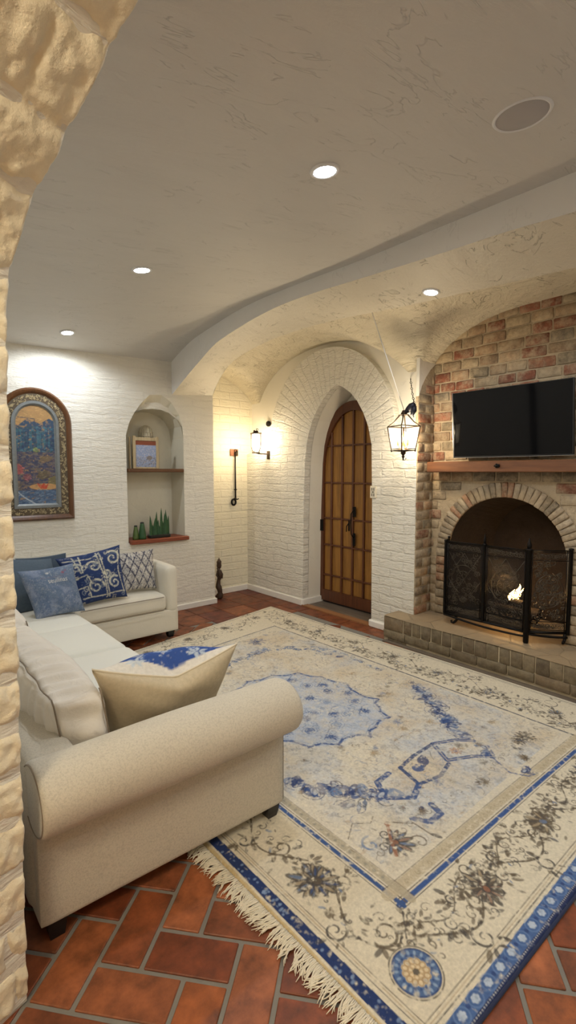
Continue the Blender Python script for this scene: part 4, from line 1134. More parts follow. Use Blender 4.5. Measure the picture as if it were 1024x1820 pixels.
def p_scroll(c):
    c.a[:] = lin(NV_); r_ = random.Random(2)
    for x, y, r, a, sg in ((.40, .28, .16, 0, 1), (.47, .68, .13, 3, -1), (.78, .30, .13, 1, 1), (.83, .78, .15, 2, -1), (.18, .72, .10, 0, 1), (.66, .5, .09, 4, 1)):
        c.line(spiral(x, y, r, a, 1.4, sg), [.04*(1-.4*i/26) for i in range(27)], CR_, .9); c.line(spiral(x+.01, y-.01, r*.8, a+.4, 1.2, sg), .012, (120, 136, 150), .8)
    for pts in ([(.05, .5), (.3, .54), (.34, .35)], [(.58, .05), (.6, .4), (.57, .95)], [(.62, .95), (.64, .5), (.62, .04)], [(.1, .1), (.5, .08), (.95, .12)], [(.05, .9), (.45, .86), (.6, .93)], [(.94, .1), (.9, .5), (.95, .9)], [(.25, .6), (.3, .95)], [(.2, .95), (.22, .6)], [(.08, .3), (.25, .32), (.26, .1)]):
        c.line(pts, .022, CR_, .85)
    for _ in range(240):
        x, y = r_.random(), r_.random(); c.line([(x, y), (x+r_.uniform(-.05, .05), y+r_.uniform(-.03, .03))], .008, r_.choice((CR_, (90, 108, 140), (24, 36, 70))), .7)
    for k in range(22):
        x, y = r_.random(), r_.random(); c.line(spiral(x, y, .03+.03*r_.random(), r_.random()*6, 1.1, r_.choice((-1, 1)), 12), .013, r_.choice((CR_, (150, 160, 168))), .8)
    for k in range(14): c.ell(.56+.02*math.sin(k), .04+.07*k, .014, .012, 0, CR_, .8)
def p_lattice(c):
    c.a[:] = lin((206, 200, 188)); r_ = random.Random(3)
    for _ in range(900):
        x, y = r_.random(), r_.random(); a = r_.random()*6
        c.line([(x, y), (x+.03*math.cos(a), y+.03*math.sin(a)), (x+.05*math.cos(a+.8), y+.05*math.sin(a+.8))], .009, r_.choice(((96, 92, 104), (70, 72, 92), (60, 66, 110), (150, 140, 128))), .75)
    for k in range(-5, 8):
        o = k*.22
        c.line([(o, 0), (o+.55, 1)], .032, (56, 58, 80), .95); c.line([(o+.55, 0), (o, 1)], .032, (56, 58, 80), .95)
        c.line([(o+.03, 0), (o+.58, 1)], .006, (200, 196, 186), .9)
def p_denim(c):
    c.a[:] = lin((106, 124, 150)); r_ = random.Random(5); nz = fnoise(c.h, c.w, 60, 8, 4); m_ = np.clip((nz-.45)*3.5, 0, .8)[..., None]
    c.a = c.a*(1-m_)+np.array(lin((138, 150, 176)), np.float32)*m_
    nz = fnoise(c.h, c.w, 34, 9, 4); m_ = np.clip((nz-.55)*4, 0, .6)[..., None]; c.a = c.a*(1-m_)+np.array(lin((84, 104, 136)), np.float32)*m_
    for _ in range(620):
        x, y = r_.random(), r_.random()**1.2; c.line(spiral(x, y, .015+.03*r_.random(), r_.random()*6, .8, 1, 8), .006, r_.choice(((158, 166, 178), (84, 100, 128), (176, 180, 184))), .55)
    c.ell(.45, .88, .03, .025, 0, (208, 208, 206), .8, lobes=5); c.ell(.74, .85, .035, .03, 0, (150, 84, 100), .8, lobes=5); c.ell(.80, .89, .02, .02, 0, (150, 84, 110), .7)
    c.line([(.3, .79), (.5, .77), (.82, .80)], .008, (150, 120, 128), .6); c.line([(.5, .9), (.52, .78)], .006, (206, 206, 204), .6)
def p_teal(c): c.a[:] = lin((86, 101, 116))
def p_dark(c): c.a[:] = lin((62, 76, 92))
P = lambda *a: a
pillow('throw_pillow', 'plain slate-blue pillow at the sofa corner, half hidden behind the faded lettered one', (.72, 4.22, .86), (1.13, 4.30, .80), (1.15, 4.05, .44), (.74, 4.02, .44), .07, p_teal)
pillow('throw_pillow', 'dark slate pillow with a pale edge, peeking out behind the navy scroll one', (.90, 4.46, .80), (1.30, 4.50, .80), (1.30, 4.34, .44), (.92, 4.30, .44), .06, p_dark, piping=fabric('slate_piping', (120, 132, 142)))
pillow('throw_pillow', 'navy pillow with large cream scrolls leaning in the sofa corner', (1.115, 4.14, .815), (1.63, 4.12, .885), (1.64, 4.0, .455), (1.24, 3.98, .445), .075, p_scroll, n=90)
pillow('throw_pillow', 'small cream pillow with a navy diamond lattice beside the far sofa arm', (1.635, 4.28, .785), (2.005, 4.27, .795), (1.965, 4.13, .455), (1.625, 4.13, .465), .07, p_lattice, n=90)
dp, dsurf, dn = pillow('throw_pillow', 'faded denim-blue pillow with pale lettering in the sofa corner', (.795, 3.93, .79), (1.185, 3.93, .805), (1.235, 3.83, .445), (.885, 3.80, .44), .075, p_denim, n=80)
def text_mesh(txt, size, fn, name, mat, parent, ex=0.0):
    cu = bpy.data.curves.new('lettering', 'FONT'); cu.body = txt; cu.size = size; cu.align_x = 'CENTER'; cu.align_y = 'CENTER'; cu.resolution_u = 3
    to = bpy.data.objects.new('lettering', cu); C.objects.link(to); dg = bpy.context.evaluated_depsgraph_get(); dg.update()
    me_ = bpy.data.meshes.new_from_object(to.evaluated_get(dg)); C.objects.unlink(to); bpy.data.objects.remove(to)
    mb = MB(); mb.v = [tuple(fn(v.co.x, v.co.y)) for v in me_.vertices]; mb.f = [tuple(p.vertices) for p in me_.polygons]
    return mb.build(name, mat, parent, fixn=False)
text_mesh('seuilinas', .19, lambda x, y: dsurf(.60+x*.62, .70+y*.75, 1)+dn*.0022, 'lettering', simple('pale_print', (206, 206, 204), .8, var=.02), dp)
# near pillow leaning against the rolled arm: plain back towards us, printed panel on its front
def p_front(c):
    c.wear = -.2; c.a[:] = lin((226, 218, 204)); r_ = random.Random(9)
    c.poly([(.12, .3), (.17, .86), (.52, .985), (.95, .95), (.98, .3)], (46, 78, 146))
    for _ in range(260):
        x, y = r_.uniform(.2, .88), r_.uniform(.55, .93)
        cl = r_.choice(((190, 200, 214), (120, 148, 196), (204, 208, 212)))
        cx_ = min(((x-f)**2*3+(y-g)**2) for f, g in ((.3, .9), (.5, .78), (.72, .92)))
        if cx_ > .012: continue
        c.line(spiral(x, y, .01+.02*r_.random(), r_.random()*6, .8, 1, 8), .008, cl, .8)
    for f, g in ((.28, .91), (.5, .76), (.74, .92)):
        for k in range(6): c.ell(f+.045*math.cos(k), g+.035*math.sin(k), .03, .014, k, (196, 206, 212), .85, lobes=4)
fpil, fs2, fn2 = pillow('throw_pillow', 'large cream pillow with a blue floral panel leaning on the rolled near arm', (.585, 1.765, .795), (1.225, 1.78, .74), (1.19, 1.93, .43), (.70, 1.95, .43), .095, p_front, piping=fabric('cream_piping', (214, 200, 172)), n=90, back=(1, (204, 188, 158)), dip=.085, crest=.068)
# ============================================================ WALL AND SHELF OBJECTS
# arched painting on the back wall
def arch_outline(x0, x1, z0, zs, n=28, inset=0):
    x0 += inset; x1 -= inset; z0 += inset; cx = (x0+x1)/2; r = (x1-x0)/2; rz = r*1.02
    return [(x0, z0), (x1, z0)]+[(cx+r*math.cos(PI*i/n), zs+rz*math.sin(PI*i/n)) for i in range(n+1)]
px0, px1, pz0, pzs = .86, 1.468, 1.075, 1.93
pic = thing('framed_painting', 'arched painting of a rocky shore in a carved wooden frame above the sofa', 'painting', ((px0+px1)/2, YB-.03, pz0))
fy = lambda u, w, d: (u, d, w)
def band(mb, i0, i1, d0, d1, d_in=None):
    A, B = arch_outline(px0, px1, pz0, pzs, inset=i0), arch_outline(px0, px1, pz0, pzs, inset=i1); n = len(A)
    yo = YB
    vs = [(p[0], yo, p[1]) for p in A]+[(p[0], yo-d0, p[1]) for p in A]+[(p[0], yo-d1, p[1]) for p in B]+[(p[0], yo, p[1]) for p in B]
    mb.add(vs, [(k*n+i, k*n+(i+1) % n, (k+1)*n+(i+1) % n, (k+1)*n+i) for k in range(3) for i in range(n)])
q = MB(); band(q, 0, .016, .028, .045); band(q, .016, .032, .045, .040); band(q, .032, .048, .040, .028); q.build('frame', M['frame'], pic)
# carved foliate band: raised curls
q = MB(); band(q, .048, .112, .024, .024); q.build('carved_band', simple('dark_gilt_ground', (84, 70, 50), .5, var=.3), pic)
orn = MB(); ro_ = random.Random(8); mid = arch_outline(px0, px1, pz0, pzs, n=60, inset=.08)
dense = []
for i in range(len(mid)):
    a, b = Vector(mid[i]), Vector(mid[(i+1) % len(mid)]); m_ = max(1, int((b-a).length/.013))
    for k in range(m_): dense.append(a.lerp(b, k/m_))
for i, p in enumerate(dense):
    for k in range(2):
        cx_, cz_ = p[0]+ro_.uniform(-.022, .022), p[1]+ro_.uniform(-.022, .022)
        sp = spiral(cx_, cz_, ro_.uniform(.007, .013), ro_.random()*6, .9, ro_.choice((-1, 1)), 7)
        orn.tube([(u, YB-.0255, w) for u, w in sp], .0019, 4)
orn.build('carved_scrolls', simple('pale_gilt', (190, 172, 132), .45, var=.2), pic, smooth_sh=True)
q = MB(); band(q, .112, .135, .030, .030); band(q, .135, .150, .026, .016); q.build('inner_frame', simple('silvered_blue_moulding', (122, 126, 126), .4, .3, bump=(60, .4, .002), var=.25, vscale=40), pic)
cvp = Canvas(px0, pz0, px1, 2.26, .0022, (176, 138, 88), seed=12, wear=.05); rp = random.Random(6)
def daub(n, x0, x1, z0, z1, cols, L=.02, w=.006, al=.75):
    for _ in range(n):
        x, z_ = rp.uniform(x0, x1), rp.uniform(z0, z1); a = rp.uniform(-.6, .6)
        cvp.line([(x, z_), (x+L*math.cos(a), z_+L*math.sin(a))], w*rp.uniform(.5, 1.3), rp.choice(cols), al)
daub(400, px0, px1, 1.88, 2.2, ((190, 146, 88), (206, 164, 104), (150, 118, 78), (170, 128, 84)), .03)
cvp.poly([(.86, 1.84), (1.0, 1.88), (1.1, 1.97), (1.2, 1.93), (1.28, 1.98), (1.36, 1.94), (1.47, 1.9), (1.47, 1.6), (.86, 1.6)], (52, 74, 100))
daub(700, px0, px1, 1.68, 1.9, ((44, 80, 112), (60, 110, 128), (36, 52, 86), (86, 122, 136), (48, 84, 76)), .02, .012)
for x in np.arange(.9, 1.4, .012): cvp.line([(x, 1.72), (x+.004, 1.84+.05*rp.random())], .008, rp.choice(((36, 66, 96), (58, 104, 120), (30, 50, 84))), .7)
cvp.rect(px0, 1.1, px1, 1.68, (62, 66, 92)); daub(900, px0, px1, 1.3, 1.68, ((70, 72, 104), (104, 92, 84), (128, 112, 92), (52, 56, 88), (84, 72, 78), (110, 104, 100)), .02, .012)
for (x, z_, rx, rz, c_) in ((1.24, 1.62, .06, .03, (126, 104, 72)), (1.02, 1.53, .035, .05, (170, 84, 78)), (1.22, 1.48, .06, .04, (104, 90, 60)), (.98, 1.38, .07, .03, (110, 96, 78)), (1.30, 1.42, .05, .05, (120, 108, 60)), (1.16, 1.70, .02, .02, (128, 146, 76)), (1.08, 1.46, .03, .03, (140, 76, 84))):
    cvp.ell(x, z_, rx, rz, .3, c_, .8, lobes=6, la=.2); daub(18, x-rx, x+rx, z_-rz, z_+rz, (c_, tuple(min(255, v+40) for v in c_), tuple(v*.6 for v in c_)), .015, .006)
cvp.ell(1.22, 1.375, .12, .028, 0, (196, 150, 94), .95); cvp.poly([(1.18, 1.37), (1.16, 1.41), (1.20, 1.39), (1.22, 1.41), (1.235, 1.385), (1.26, 1.41), (1.24, 1.355), (1.2, 1.35)], (186, 66, 40))
cvp.rect(px0, 1.1, px1, 1.345, (74, 98, 128)); daub(1100, px0, px1, 1.1, 1.345, ((84, 110, 142), (60, 84, 118), (140, 156, 170), (100, 124, 150), (52, 70, 104)), .022, .005)
cvp.line([(.98, 1.36), (1.06, 1.28), (1.18, 1.2), (1.3, 1.16)], .010, (190, 198, 204), .8)
cvp.line([(.93, 1.96), (.99, 1.90), (1.08, 1.88)], .007, (60, 76, 92), .8); cvp.ell(1.01, 2.02, .025, .04, 0, (96, 108, 104), .8); cvp.line([(1.03, 1.98), (1.16, 1.97), (1.17, 1.75)], .008, (52, 66, 88), .8)
ou = arch_outline(px0, px1, pz0, pzs, inset=.14)
q = MB(); n_u, n_v = 130, 260; ux0, ux1 = px0+.13, px1-.13; uz0, uz1 = pz0+.13, 2.12
vsx = []; U, V = np.meshgrid(np.linspace(ux0, ux1, n_u+1), np.linspace(uz0, uz1, n_v+1)); ccx = cvp.sample(U, V).reshape(-1, 3)
cxm, rm_ = (px0+px1)/2, (px1-px0)/2-.135
vsx = [(float(a), YB-.014, float(b)) for a, b in zip(U.ravel(), V.ravel())]
def keep(x, z_): return z_ < pzs or ((x-cxm)/rm_)**2+((z_-pzs)/(rm_*1.03+.012))**2 < 1.05
fsx = [(j*(n_u+1)+i, j*(n_u+1)+i+1, (j+1)*(n_u+1)+i+1, (j+1)*(n_u+1)+i) for j in range(n_v) for i in range(n_u) if keep(*[vsx[j*(n_u+1)+i][k] for k in (0, 2)])]
q.v = vsx; q.f = fsx; q.c = [tuple(x) for x in ccx]; q.build('canvas', tinted('oil_paint', .5, .3, 120, .002, .2, 40), pic, fixn=False)

# niche shelves and what stands on them
sh1 = MB(); sh1.cbox((2.305, YB+.095, 1.522), (.305, .13, .018), None, .006); tag(sh1.build('wall_shelf', M['shelf']), 'dark wooden board spanning the arched niche, the upper of its two shelves', 'shelf')
sh2 = MB(); sh2.cbox((2.325, YB+.095, .795), (.325, .15, .020), None, .006); tag(sh2.build('wall_shelf', M['shelfred']), 'reddish wooden ledge along the bottom of the arched niche', 'shelf')
pf = thing('picture_frame', 'bleached wooden frame with a blue and grey landscape, propped on the upper niche shelf', 'picture frame', (2.22, YB+.03, 1.541))
fz0, fz1, fx0, fx1, yy_ = 1.5405, 1.865, 2.085, 2.36, YB+.06
q = MB(); q.cbox((fx0+.012, yy_, (fz0+fz1)/2+.005), (.014, .012, (fz1-fz0)/2+.004), None, .003).cbox((fx1-.012, yy_, (fz0+fz1)/2+.004), (.014, .012, (fz1-fz0)/2+.003), None, .003)
q.cbox(((fx0+fx1)/2, yy_, fz1-.022), (.125, .009, .018), None, .003).cbox(((fx0+fx1)/2, yy_+.002, fz0+.008), (.125, .008, .008), None, .002).cbox((fx0-.018, yy_+.035, (fz0+fz1)/2), (.008, .008, (fz1-fz0)/2), None, .002)
q.build('frame', M['palewood'], pf)
q = MB().cbox(((fx0+fx1)/2, yy_+.003, fz1-.062), (.118, .006, .022), None, .002); q.build('header_board', M['shelfred'], pf)
cvl = Canvas(0, 0, 1, 1, 1/160, (150, 164, 196), seed=5, wear=.0); rl = random.Random(3)
for _ in range(500):
    x, z_ = rl.random(), rl.random()
    c_ = rl.choice(((150, 166, 204), (172, 180, 208), (196, 196, 206), (130, 150, 196))) if z_ > .45 else rl.choice(((92, 86, 84), (170, 160, 150), (64, 60, 66), (196, 184, 170), (120, 112, 108)))
    cvl.ell(x, z_, .03 if z_ > .45 else .018, .02, rl.random()*3, c_, .7, lobes=3)
cvl.ell(.68, .42, .13, .09, 0, (128, 118, 112), .9)
q = MB(); n = 60; U, V = np.meshgrid(np.linspace(0, 1, n+1), np.linspace(0, 1, n+1)); cc = cvl.sample(U, V).reshape(-1, 3)
q.v = [(fx0+.024+(fx1-fx0-.048)*float(a), yy_-.002, fz0+.014+(fz1-.088-fz0)*float(b)) for a, b in zip(U.ravel(), V.ravel())]
q.f = [(j*(n+1)+i, j*(n+1)+i+1, (j+1)*(n+1)+i+1, (j+1)*(n+1)+i) for j in range(n) for i in range(n)]; q.c = [tuple(x) for x in cc]
q.build('picture', tinted('print', .5, .2, 100, .001, .1), pf, fixn=False)
cl = thing('wicker_cloche', 'whitewashed ribbed wicker dome showing above the picture frame in the niche', 'cloche', (2.27, YB+.16, 1.541))
q = MB()
for k in range(18):
    a = 2*PI*k/18; q.tube([(2.27+.075*math.cos(a)*f, YB+.155+.06*math.sin(a)*f, z_) for f, z_ in ((1, 1.541), (1, 1.70), (1.0, 1.86), (.97, 1.91), (.82, 1.955), (.5, 1.982), (.12, 1.992))], .0045, 5)
q.build('ribs', M['wicker'], cl, smooth_sh=True)
q = MB().lathe((2.27, YB+.155, 1.541), [(.058, 0), (.058, .32), (.056, .37), (.046, .415), (.028, .44), (.006, .448)], 28); q.build('shell', M['wicker'], cl, smooth_sh=True)
q = MB()
for z_ in (1.56, 1.64, 1.72, 1.80, 1.88, 1.92): q.tube([(2.27+.077*math.cos(2*PI*k/24), YB+.155+.062*math.sin(2*PI*k/24), z_) for k in range(24)], .0035, 5, closed=True)
q.build('hoops', M['wicker'], cl, smooth_sh=True)
# two green tapering bottles/spires + a potted spiky plant
def spire(x, y, h, r, name, label, mat):
    t = thing(name, label, 'vase', (x, y, .815), 'green glass vases in the niche'); q = MB(); prof_ = []
    for i in range(9): f = i/8; prof_.append((r*(1-.55*f**1.5), h*f))
    vs = []; nn = 22
    for r_, h_ in prof_:
        for k in range(nn): a = 2*PI*k/nn; rr2 = r_*(1+.10*(k % 2)); vs.append((x+rr2*math.cos(a), y+rr2*math.sin(a), .8155+h_))
    q.add(vs, [(i*nn+k, i*nn+(k+1) % nn, (i+1)*nn+(k+1) % nn, (i+1)*nn+k) for i in range(8) for k in range(nn)]+[tuple(range(nn))[::-1], tuple(8*nn+k for k in range(nn))])
    q.build('body', mat, t, smooth_sh=True); q = MB().lathe((x, y, .8155+h), [(r*.5, -.004), (r*.55, .006), (r*.35, .012)], 14); q.build('rim', M['dark'], t, smooth_sh=True)
spire(2.085, YB+.04, .135, .030, 'glass_vase', 'short olive ribbed vase, the lower left one of the pair in the niche', M['green2'])
spire(2.150, YB+.03, .165, .036, 'glass_vase', 'taller green ribbed vase beside the spiky plant in the niche', M['green'])
pl = thing('snake_plant', 'spiky dark green snake plant in a low dark trough on the niche ledge', 'plant', (2.35, YB+.05, .815))
q = MB(); q.cbox((2.345, YB+.05, .832), (.115, .045, .0165), None, .006); q.build('trough', M['dark'], pl)
for k in range(15):
    x = 2.245+.0145*k; y = YB+.03+.035*((k*7) % 4)/4; hh = (.20, .22, .12, .19, .14, .26, .17, .12, .20, .30, .16, .24, .28, .20, .21)[k]*.95; tx = rnd.uniform(-.016, .016)
    q = MB(); vs = []; N = 7
    for i in range(N+1):
        f = i/N; w_ = (.0155*(1-f**3)+.001); cx_, cz_ = x+tx*f*f, .842+hh*f
        vs += [(cx_-w_, y, cz_), (cx_, y-.006*(1-f), cz_), (cx_+w_, y, cz_), (cx_, y+.004, cz_)]
    q.add(vs, [(i*4+a, i*4+(a+1) % 4, (i+1)*4+(a+1) % 4, (i+1)*4+a) for i in range(N) for a in range(4)]+[(0,1,2,3), (N*4, N*4+1, N*4+2, N*4+3)])
    q.build('leaf', M['green'], pl, smooth_sh=False)

# television and mantel
tv = thing('television', 'black flat-screen television above the wooden mantel, tilted slightly forward', 'television', (3.86, 1.82, 1.63))
Tm = Matrix.Rotation(math.radians(-5), 3, 'Y'); tc0 = Vector((3.815, 1.822, 1.895))
q = MB().cbox((0, 0, 0), (.016, .468, .268), None, .004); q.v = [tuple(Tm @ Vector(p)+tc0) for p in q.v]; q.build('casing', M['tvback'], tv)
q = MB().box((-.0175, -.460, -.258), (-.0163, .460, .262)); q.v = [tuple(Tm @ Vector(p)+tc0) for p in q.v]; q.build('screen', M['screen'], tv)
q = MB().box((-.017, .4685, -.27), (.010, .4725, .27)).box((-.016, -.47, -.2715), (.012, .47, -.2685)); q.v = [tuple(Tm @ Vector(p)+tc0) for p in q.v]; q.build('silver_edge', M['silver'], tv)
q = MB().box((.016, -.2, -.15), (.10, .2, .15)); q.v = [tuple(Tm @ Vector(p)+tc0) for p in q.v]; q.build('wall_bracket', M['tvback'], tv)
mt = thing('mantel_shelf', 'thick brown oak mantel beam with a small iron knob under the television', 'mantel', (3.84, 1.86, 1.5))
q = MB().cbox((3.855, 1.875, 1.548), (.105, .632, .045), None, .006); q.build('beam', M['mantel'], mt)
q = MB()
for k in range(5): a = k*1.25; q.lathe((3.738, 1.868+.014*math.cos(a), 1.553+.010*math.sin(a)), [(.001, -.006), (.007, -.004), (.009, .004), (.006, .012)], 8, 'x')
q.lathe((3.735, 1.868, 1.553), [(.002, -.010), (.010, -.006), (.013, .004), (.012, .016)], 12, 'x').tube([(3.742, 1.892, 1.55), (3.738, 1.868, 1.553), (3.742, 1.846, 1.551)], .005, 6)
q.build('knob', M['iron'], mt, smooth_sh=True)

# fire screen
fs = thing('fire_screen', 'black wrought-iron folding fire screen with scrollwork panels on the hearth', 'fire screen', (3.72, 1.9, .221))
ZB, ZT = .315, .925; HZ = .2265
Pm = [(3.90, 2.36), (3.71, 2.275), (3.71, 1.93), (3.71, 1.585), (3.915, 1.37)]
def post(x, y, r, z0, z1, fin=True):
    q = MB(); q.lathe((x, y, 0), [(r*.9, z0), (r, z0+.01), (r, z1), (r*1.25, z1+.004), (r*1.25, z1+.012), (r*.7, z1+.016)], 12)
    if fin: q.lathe((x, y, z1+.014), [(r*.5, 0), (r*.85, .012), (r*.9, .03), (r*.45, .055), (r*.2, .075), (.001, .082)], 10)
    q.build('post', M['iron'], fs, smooth_sh=True)
post(*Pm[1], .011, ZB-.01, ZT-.005, False); post(*Pm[2], .013, ZB-.01, ZT, True); post(*Pm[3], .020, HZ, ZT, True); post(*Pm[4], .014, ZB-.02, ZT+.005, False); post(*Pm[0], .010, ZB-.01, ZT, False)
def panel(A, B, seed, style):
    A, B = Vector((*A, 0)), Vector((*B, 0)); d = (B-A); W = d.length; d.normalize(); nr_ = Vector((-d.y, d.x, 0)); H = ZT-ZB
    P3 = lambda u, w, o=0: tuple(A+d*u+nr_*o+Vector((0, 0, ZB+w)))
    fr_ = MB()
    for w in (0, .012, .075, H-.075, H-.012, H): fr_.tube([P3(.008, w), P3(W-.008, w)], .005 if w in (0, H) else .0032, 6)
    for u in (.014, .026, W-.014, W-.026): fr_.tube([P3(u, 0), P3(u, H)], .0034, 6)
    fr_.box((0,0,0),(0,0,0)) if False else None
    po = fr_.build('panel_frame', M['iron'], fs, smooth_sh=True)
    r_ = random.Random(seed); sc_ = MB()
    # narrow frieze curls
    for w0 in (.043, H-.043):
        u = .04
        while u < W-.03:
            sc_.tube([P3(a, b) for a, b in spiral(u, w0, .021, r_.random()*6, 1.3, r_.choice((-1, 1)), 14)], .0022, 5); u += .023
            sc_.tube([P3(a, b) for a, b in spiral(u-.01, w0+r_.uniform(-.01, .01), .014, r_.random()*6, 1, 1, 9)], .0018, 5)
    u0, u1, w0, w1 = .03, W-.03, .085, H-.085; cu, cw = W/2, H/2
    if style == 'diag':
        for a, b in (((u0, w0), (u1, w1)), ((u0, w1), (u1, w0)), ((u0, cw), (cu, w1)), ((cu, w1), (u1, cw)), ((u1, cw), (cu, w0)), ((cu, w0), (u0, cw))):
            sc_.tube([P3(*a, .004), P3(*b, .004)], .0026, 5)
        for k in range(2):
            r0 = .07+.05*k; sc_.tube([P3(cu+r0*.9*math.cos(t*.2), cw+r0*math.sin(t*.2), -.003) for t in range(4+k, 22+k)], .0026, 5)
    else:
        for k in range(8):
            a = 2*PI*k/8; sc_.tube([P3(cu+r*math.cos(a+.9*r/.1), cw+r*1.2*math.sin(a+.9*r/.1)) for r in (.02, .035, .05, .065, .08, .095)], .003, 5)
        for R in (.022, .052, .1): sc_.tube([P3(cu+R*math.cos(t*.2618), cw+R*1.25*math.sin(t*.2618)) for t in range(24)], .0032, 5, closed=True)
    nsp = 70 if style == 'diag' else 80
    for k in range(nsp):
        u, w = r_.uniform(u0+.01, u1-.01), r_.uniform(w0, w1); R = r_.uniform(.014, .032)
        sc_.tube([P3(a, b, r_.uniform(-.002, .002)) for a, b in spiral(u, w, R, r_.random()*6, r_.uniform(.8, 1.5), r_.choice((-1, 1)), 16)], .0022 if style == 'diag' else .0030, 5)
    sc_.build('scrollwork', M['scroll'], po, smooth_sh=True)
    if style == 'diag':
        me_ = MB(); st_ = .0105
        k = -H
        while k < W:
            a0, b0 = max(k, .01), min(k+H, W-.01)
            if b0 > a0: me_.tube([P3(a0, a0-k, .006), P3(b0, b0-k, .006)], .0016, 3, False)
            a0, b0 = max(k, .01), min(k+H, W-.01)
            if b0 > a0: me_.tube([P3(a0, H-(a0-k), .0075), P3(b0, H-(b0-k), .0075)], .0016, 3, False)
            k += st_
        me_.build('wire_mesh', M['iron'], po)
panel(Pm[0], Pm[1], 1, 'open'); panel(Pm[1], Pm[2], 2, 'diag'); panel(Pm[2], Pm[3], 3, 'diag'); panel(Pm[3], Pm[4], 4, 'open')
q = MB()
for (A, B, sag) in ((Pm[1], Pm[3], .030), (Pm[3], Pm[4], .012)):
    pts = [(A[0]+(B[0]-A[0])*t/12-.004, A[1]+(B[1]-A[1])*t/12, ZB-.018-sag*math.sin(PI*t/12)*.6-.022*t/12) for t in range(13)]
    q.tube(pts, .009, 6)
q.tube([(3.71, 2.275, ZB-.008), (3.71, 1.585, ZB-.008)], .010, 6).tube([(3.71, 1.585, ZB-.008), (3.915, 1.37, ZB-.008)], .010, 6)
q.build('bottom_rail', M['iron'], fs, smooth_sh=True)
for (x, y, dx_, dy_) in ((3.72, 2.17, -.3, .95), (3.90, 1.385, -1.1, -.1), (3.89, 2.35, -.6, .6)):
    q = MB(); q.tube([(x, y, ZB-.012), (x-dx_*.01, y-dy_*.01, .27), (x+dx_*.005, y+dy_*.005, .25), (x+dx_*.02, y+dy_*.02, .237), (x+dx_*.035, y+dy_*.035, .240), (x+dx_*.038, y+dy_*.038, .252), (x+dx_*.028, y+dy_*.028, .256)], [.013, .012, .011, .010, .009, .008, .006], 8)
    q.build('foot', M['iron'], fs, smooth_sh=True)
# logs, grate, flame
gt = thing('fire_grate', 'small iron grate holding the fire inside the firebox', 'grate', (4.12, 1.87, .223)); q = MB()
for k in range(7): y = 1.70+.06*k; q.tube([(4.0, y, .36), (4.01, y, .30), (4.24, y, .30), (4.25, y, .38)], .006, 6)
for (x, y) in ((4.02, 1.72), (4.02, 2.04), (4.23, 1.72), (4.23, 2.04)): q.tube([(x, y, .222), (x, y, .30)], .007, 6)
q.tube([(4.02, 1.68, .295), (4.02, 2.08, .295)], .007, 6).tube([(4.23, 1.68, .295), (4.23, 2.08, .295)], .007, 6); q.build('bars', M['iron'], gt, smooth_sh=True)
LG = [((4.06, 1.64, .345), (4.08, 2.10, .345), .038, 'charred log lying at the front of the fire grate'), ((4.17, 1.68, .345), (4.15, 2.07, .35), .036, 'charred log lying at the back of the fire grate'), ((4.06, 1.76, .415), (4.18, 2.0, .42), .032, 'charred log laid slantwise on top of the other two')]
for A, B, r, lb in LG:
    q = MB(); A, B = Vector(A), Vector(B); q.tube([A.lerp(B, k/8)+Vector((rnd.uniform(-.003, .003),)*3) for k in range(9)], [r*rnd.uniform(.92, 1.06) for _ in range(9)], 12); tag(q.build('fire_log', M['log'], None, angle=50), lb, 'log', 'logs in the fireplace')
fl_ = MB()
for (x, y, h, r) in ((4.10, 1.865, .15, .022), (4.08, 1.89, .10, .018), (4.12, 1.84, .12, .018)):
    fl_.lathe((x, y, .43), [(r*.3, 0), (r, .25*h), (r*.8, .5*h), (r*.35, .8*h), (.001, h)], 10); 
fl_.v = [(p[0]+.012*math.sin((p[2]-.43)*30+p[1]*20), p[1]-(p[2]-.43)*.35+.010*math.sin((p[2]-.43)*40), p[2]) for p in fl_.v]
flo = tag(fl_.build('flame', M['flame'], None, smooth_sh=True), 'small orange flame burning behind the fire screen', 'flame')

# door leaf (centre y 3.56)
dr = bpy.data.objects.new('door_1', None); C.objects.link(dr); dr.location = (4.02, 3.6, 0); dr['kind'] = 'structure'
YC, HW, ZS, ZA = 3.585, .515, 1.55, 2.262
def dtop(y):   # pointed-round top
    t = min(1, abs(y-YC)/HW); return ZS+(ZA-ZS)*(1-t**2.1)**(1/1.75)
ys = [YC+HW-2*HW*i/60 for i in range(61)]
out_ = [(YC-HW, .03)]+[(y, dtop(y)) for y in ys[::-1]]+[(YC+HW, .03)]
q = MB().prism([(u, w) for u, w in out_], fx, 4.005, 4.05); q.build('planks', M['door'], dr)
# frame stiles following the arch
inn = [(YC-HW+.085, .155)]+[(y, dtop_) for y, dtop_ in [(YC-(HW-.085)*(1-2*i/60), 0) for i in range(61)]]+[(YC+HW-.085, .155)]
def ditop(y): t = min(1, abs(y-YC)/(HW-.085)); return ZS+(ZA-.10-ZS)*(1-t**2.1)**(1/1.75)
inn = [(YC-HW+.085, .155)]+[(YC-(HW-.085)*(1-2*i/60), ditop(YC-(HW-.085)*(1-2*i/60))) for i in range(61)]+[(YC+HW-.085, .155)]
q = MB().prism(out_, fx, 3.975, 4.006, holes=[inn]); q.build('door_frame', M['doorrail'], dr)
q = MB()
cols = [3.902, 3.742, 3.582, 3.425, 3.27]; rowsz = [1.797, 1.386, .986, .679, .330]
for y in cols: q.cbox((3.995, y, (.15+ditop(y))/2), (.014, .0115, (ditop(y)-.15)/2), None, .004)
for z_ in rowsz: q.cbox((3.997, YC, z_), (.011, HW-.08, .009), None, .003)
q.build('muntins', M['doorrail'], dr)
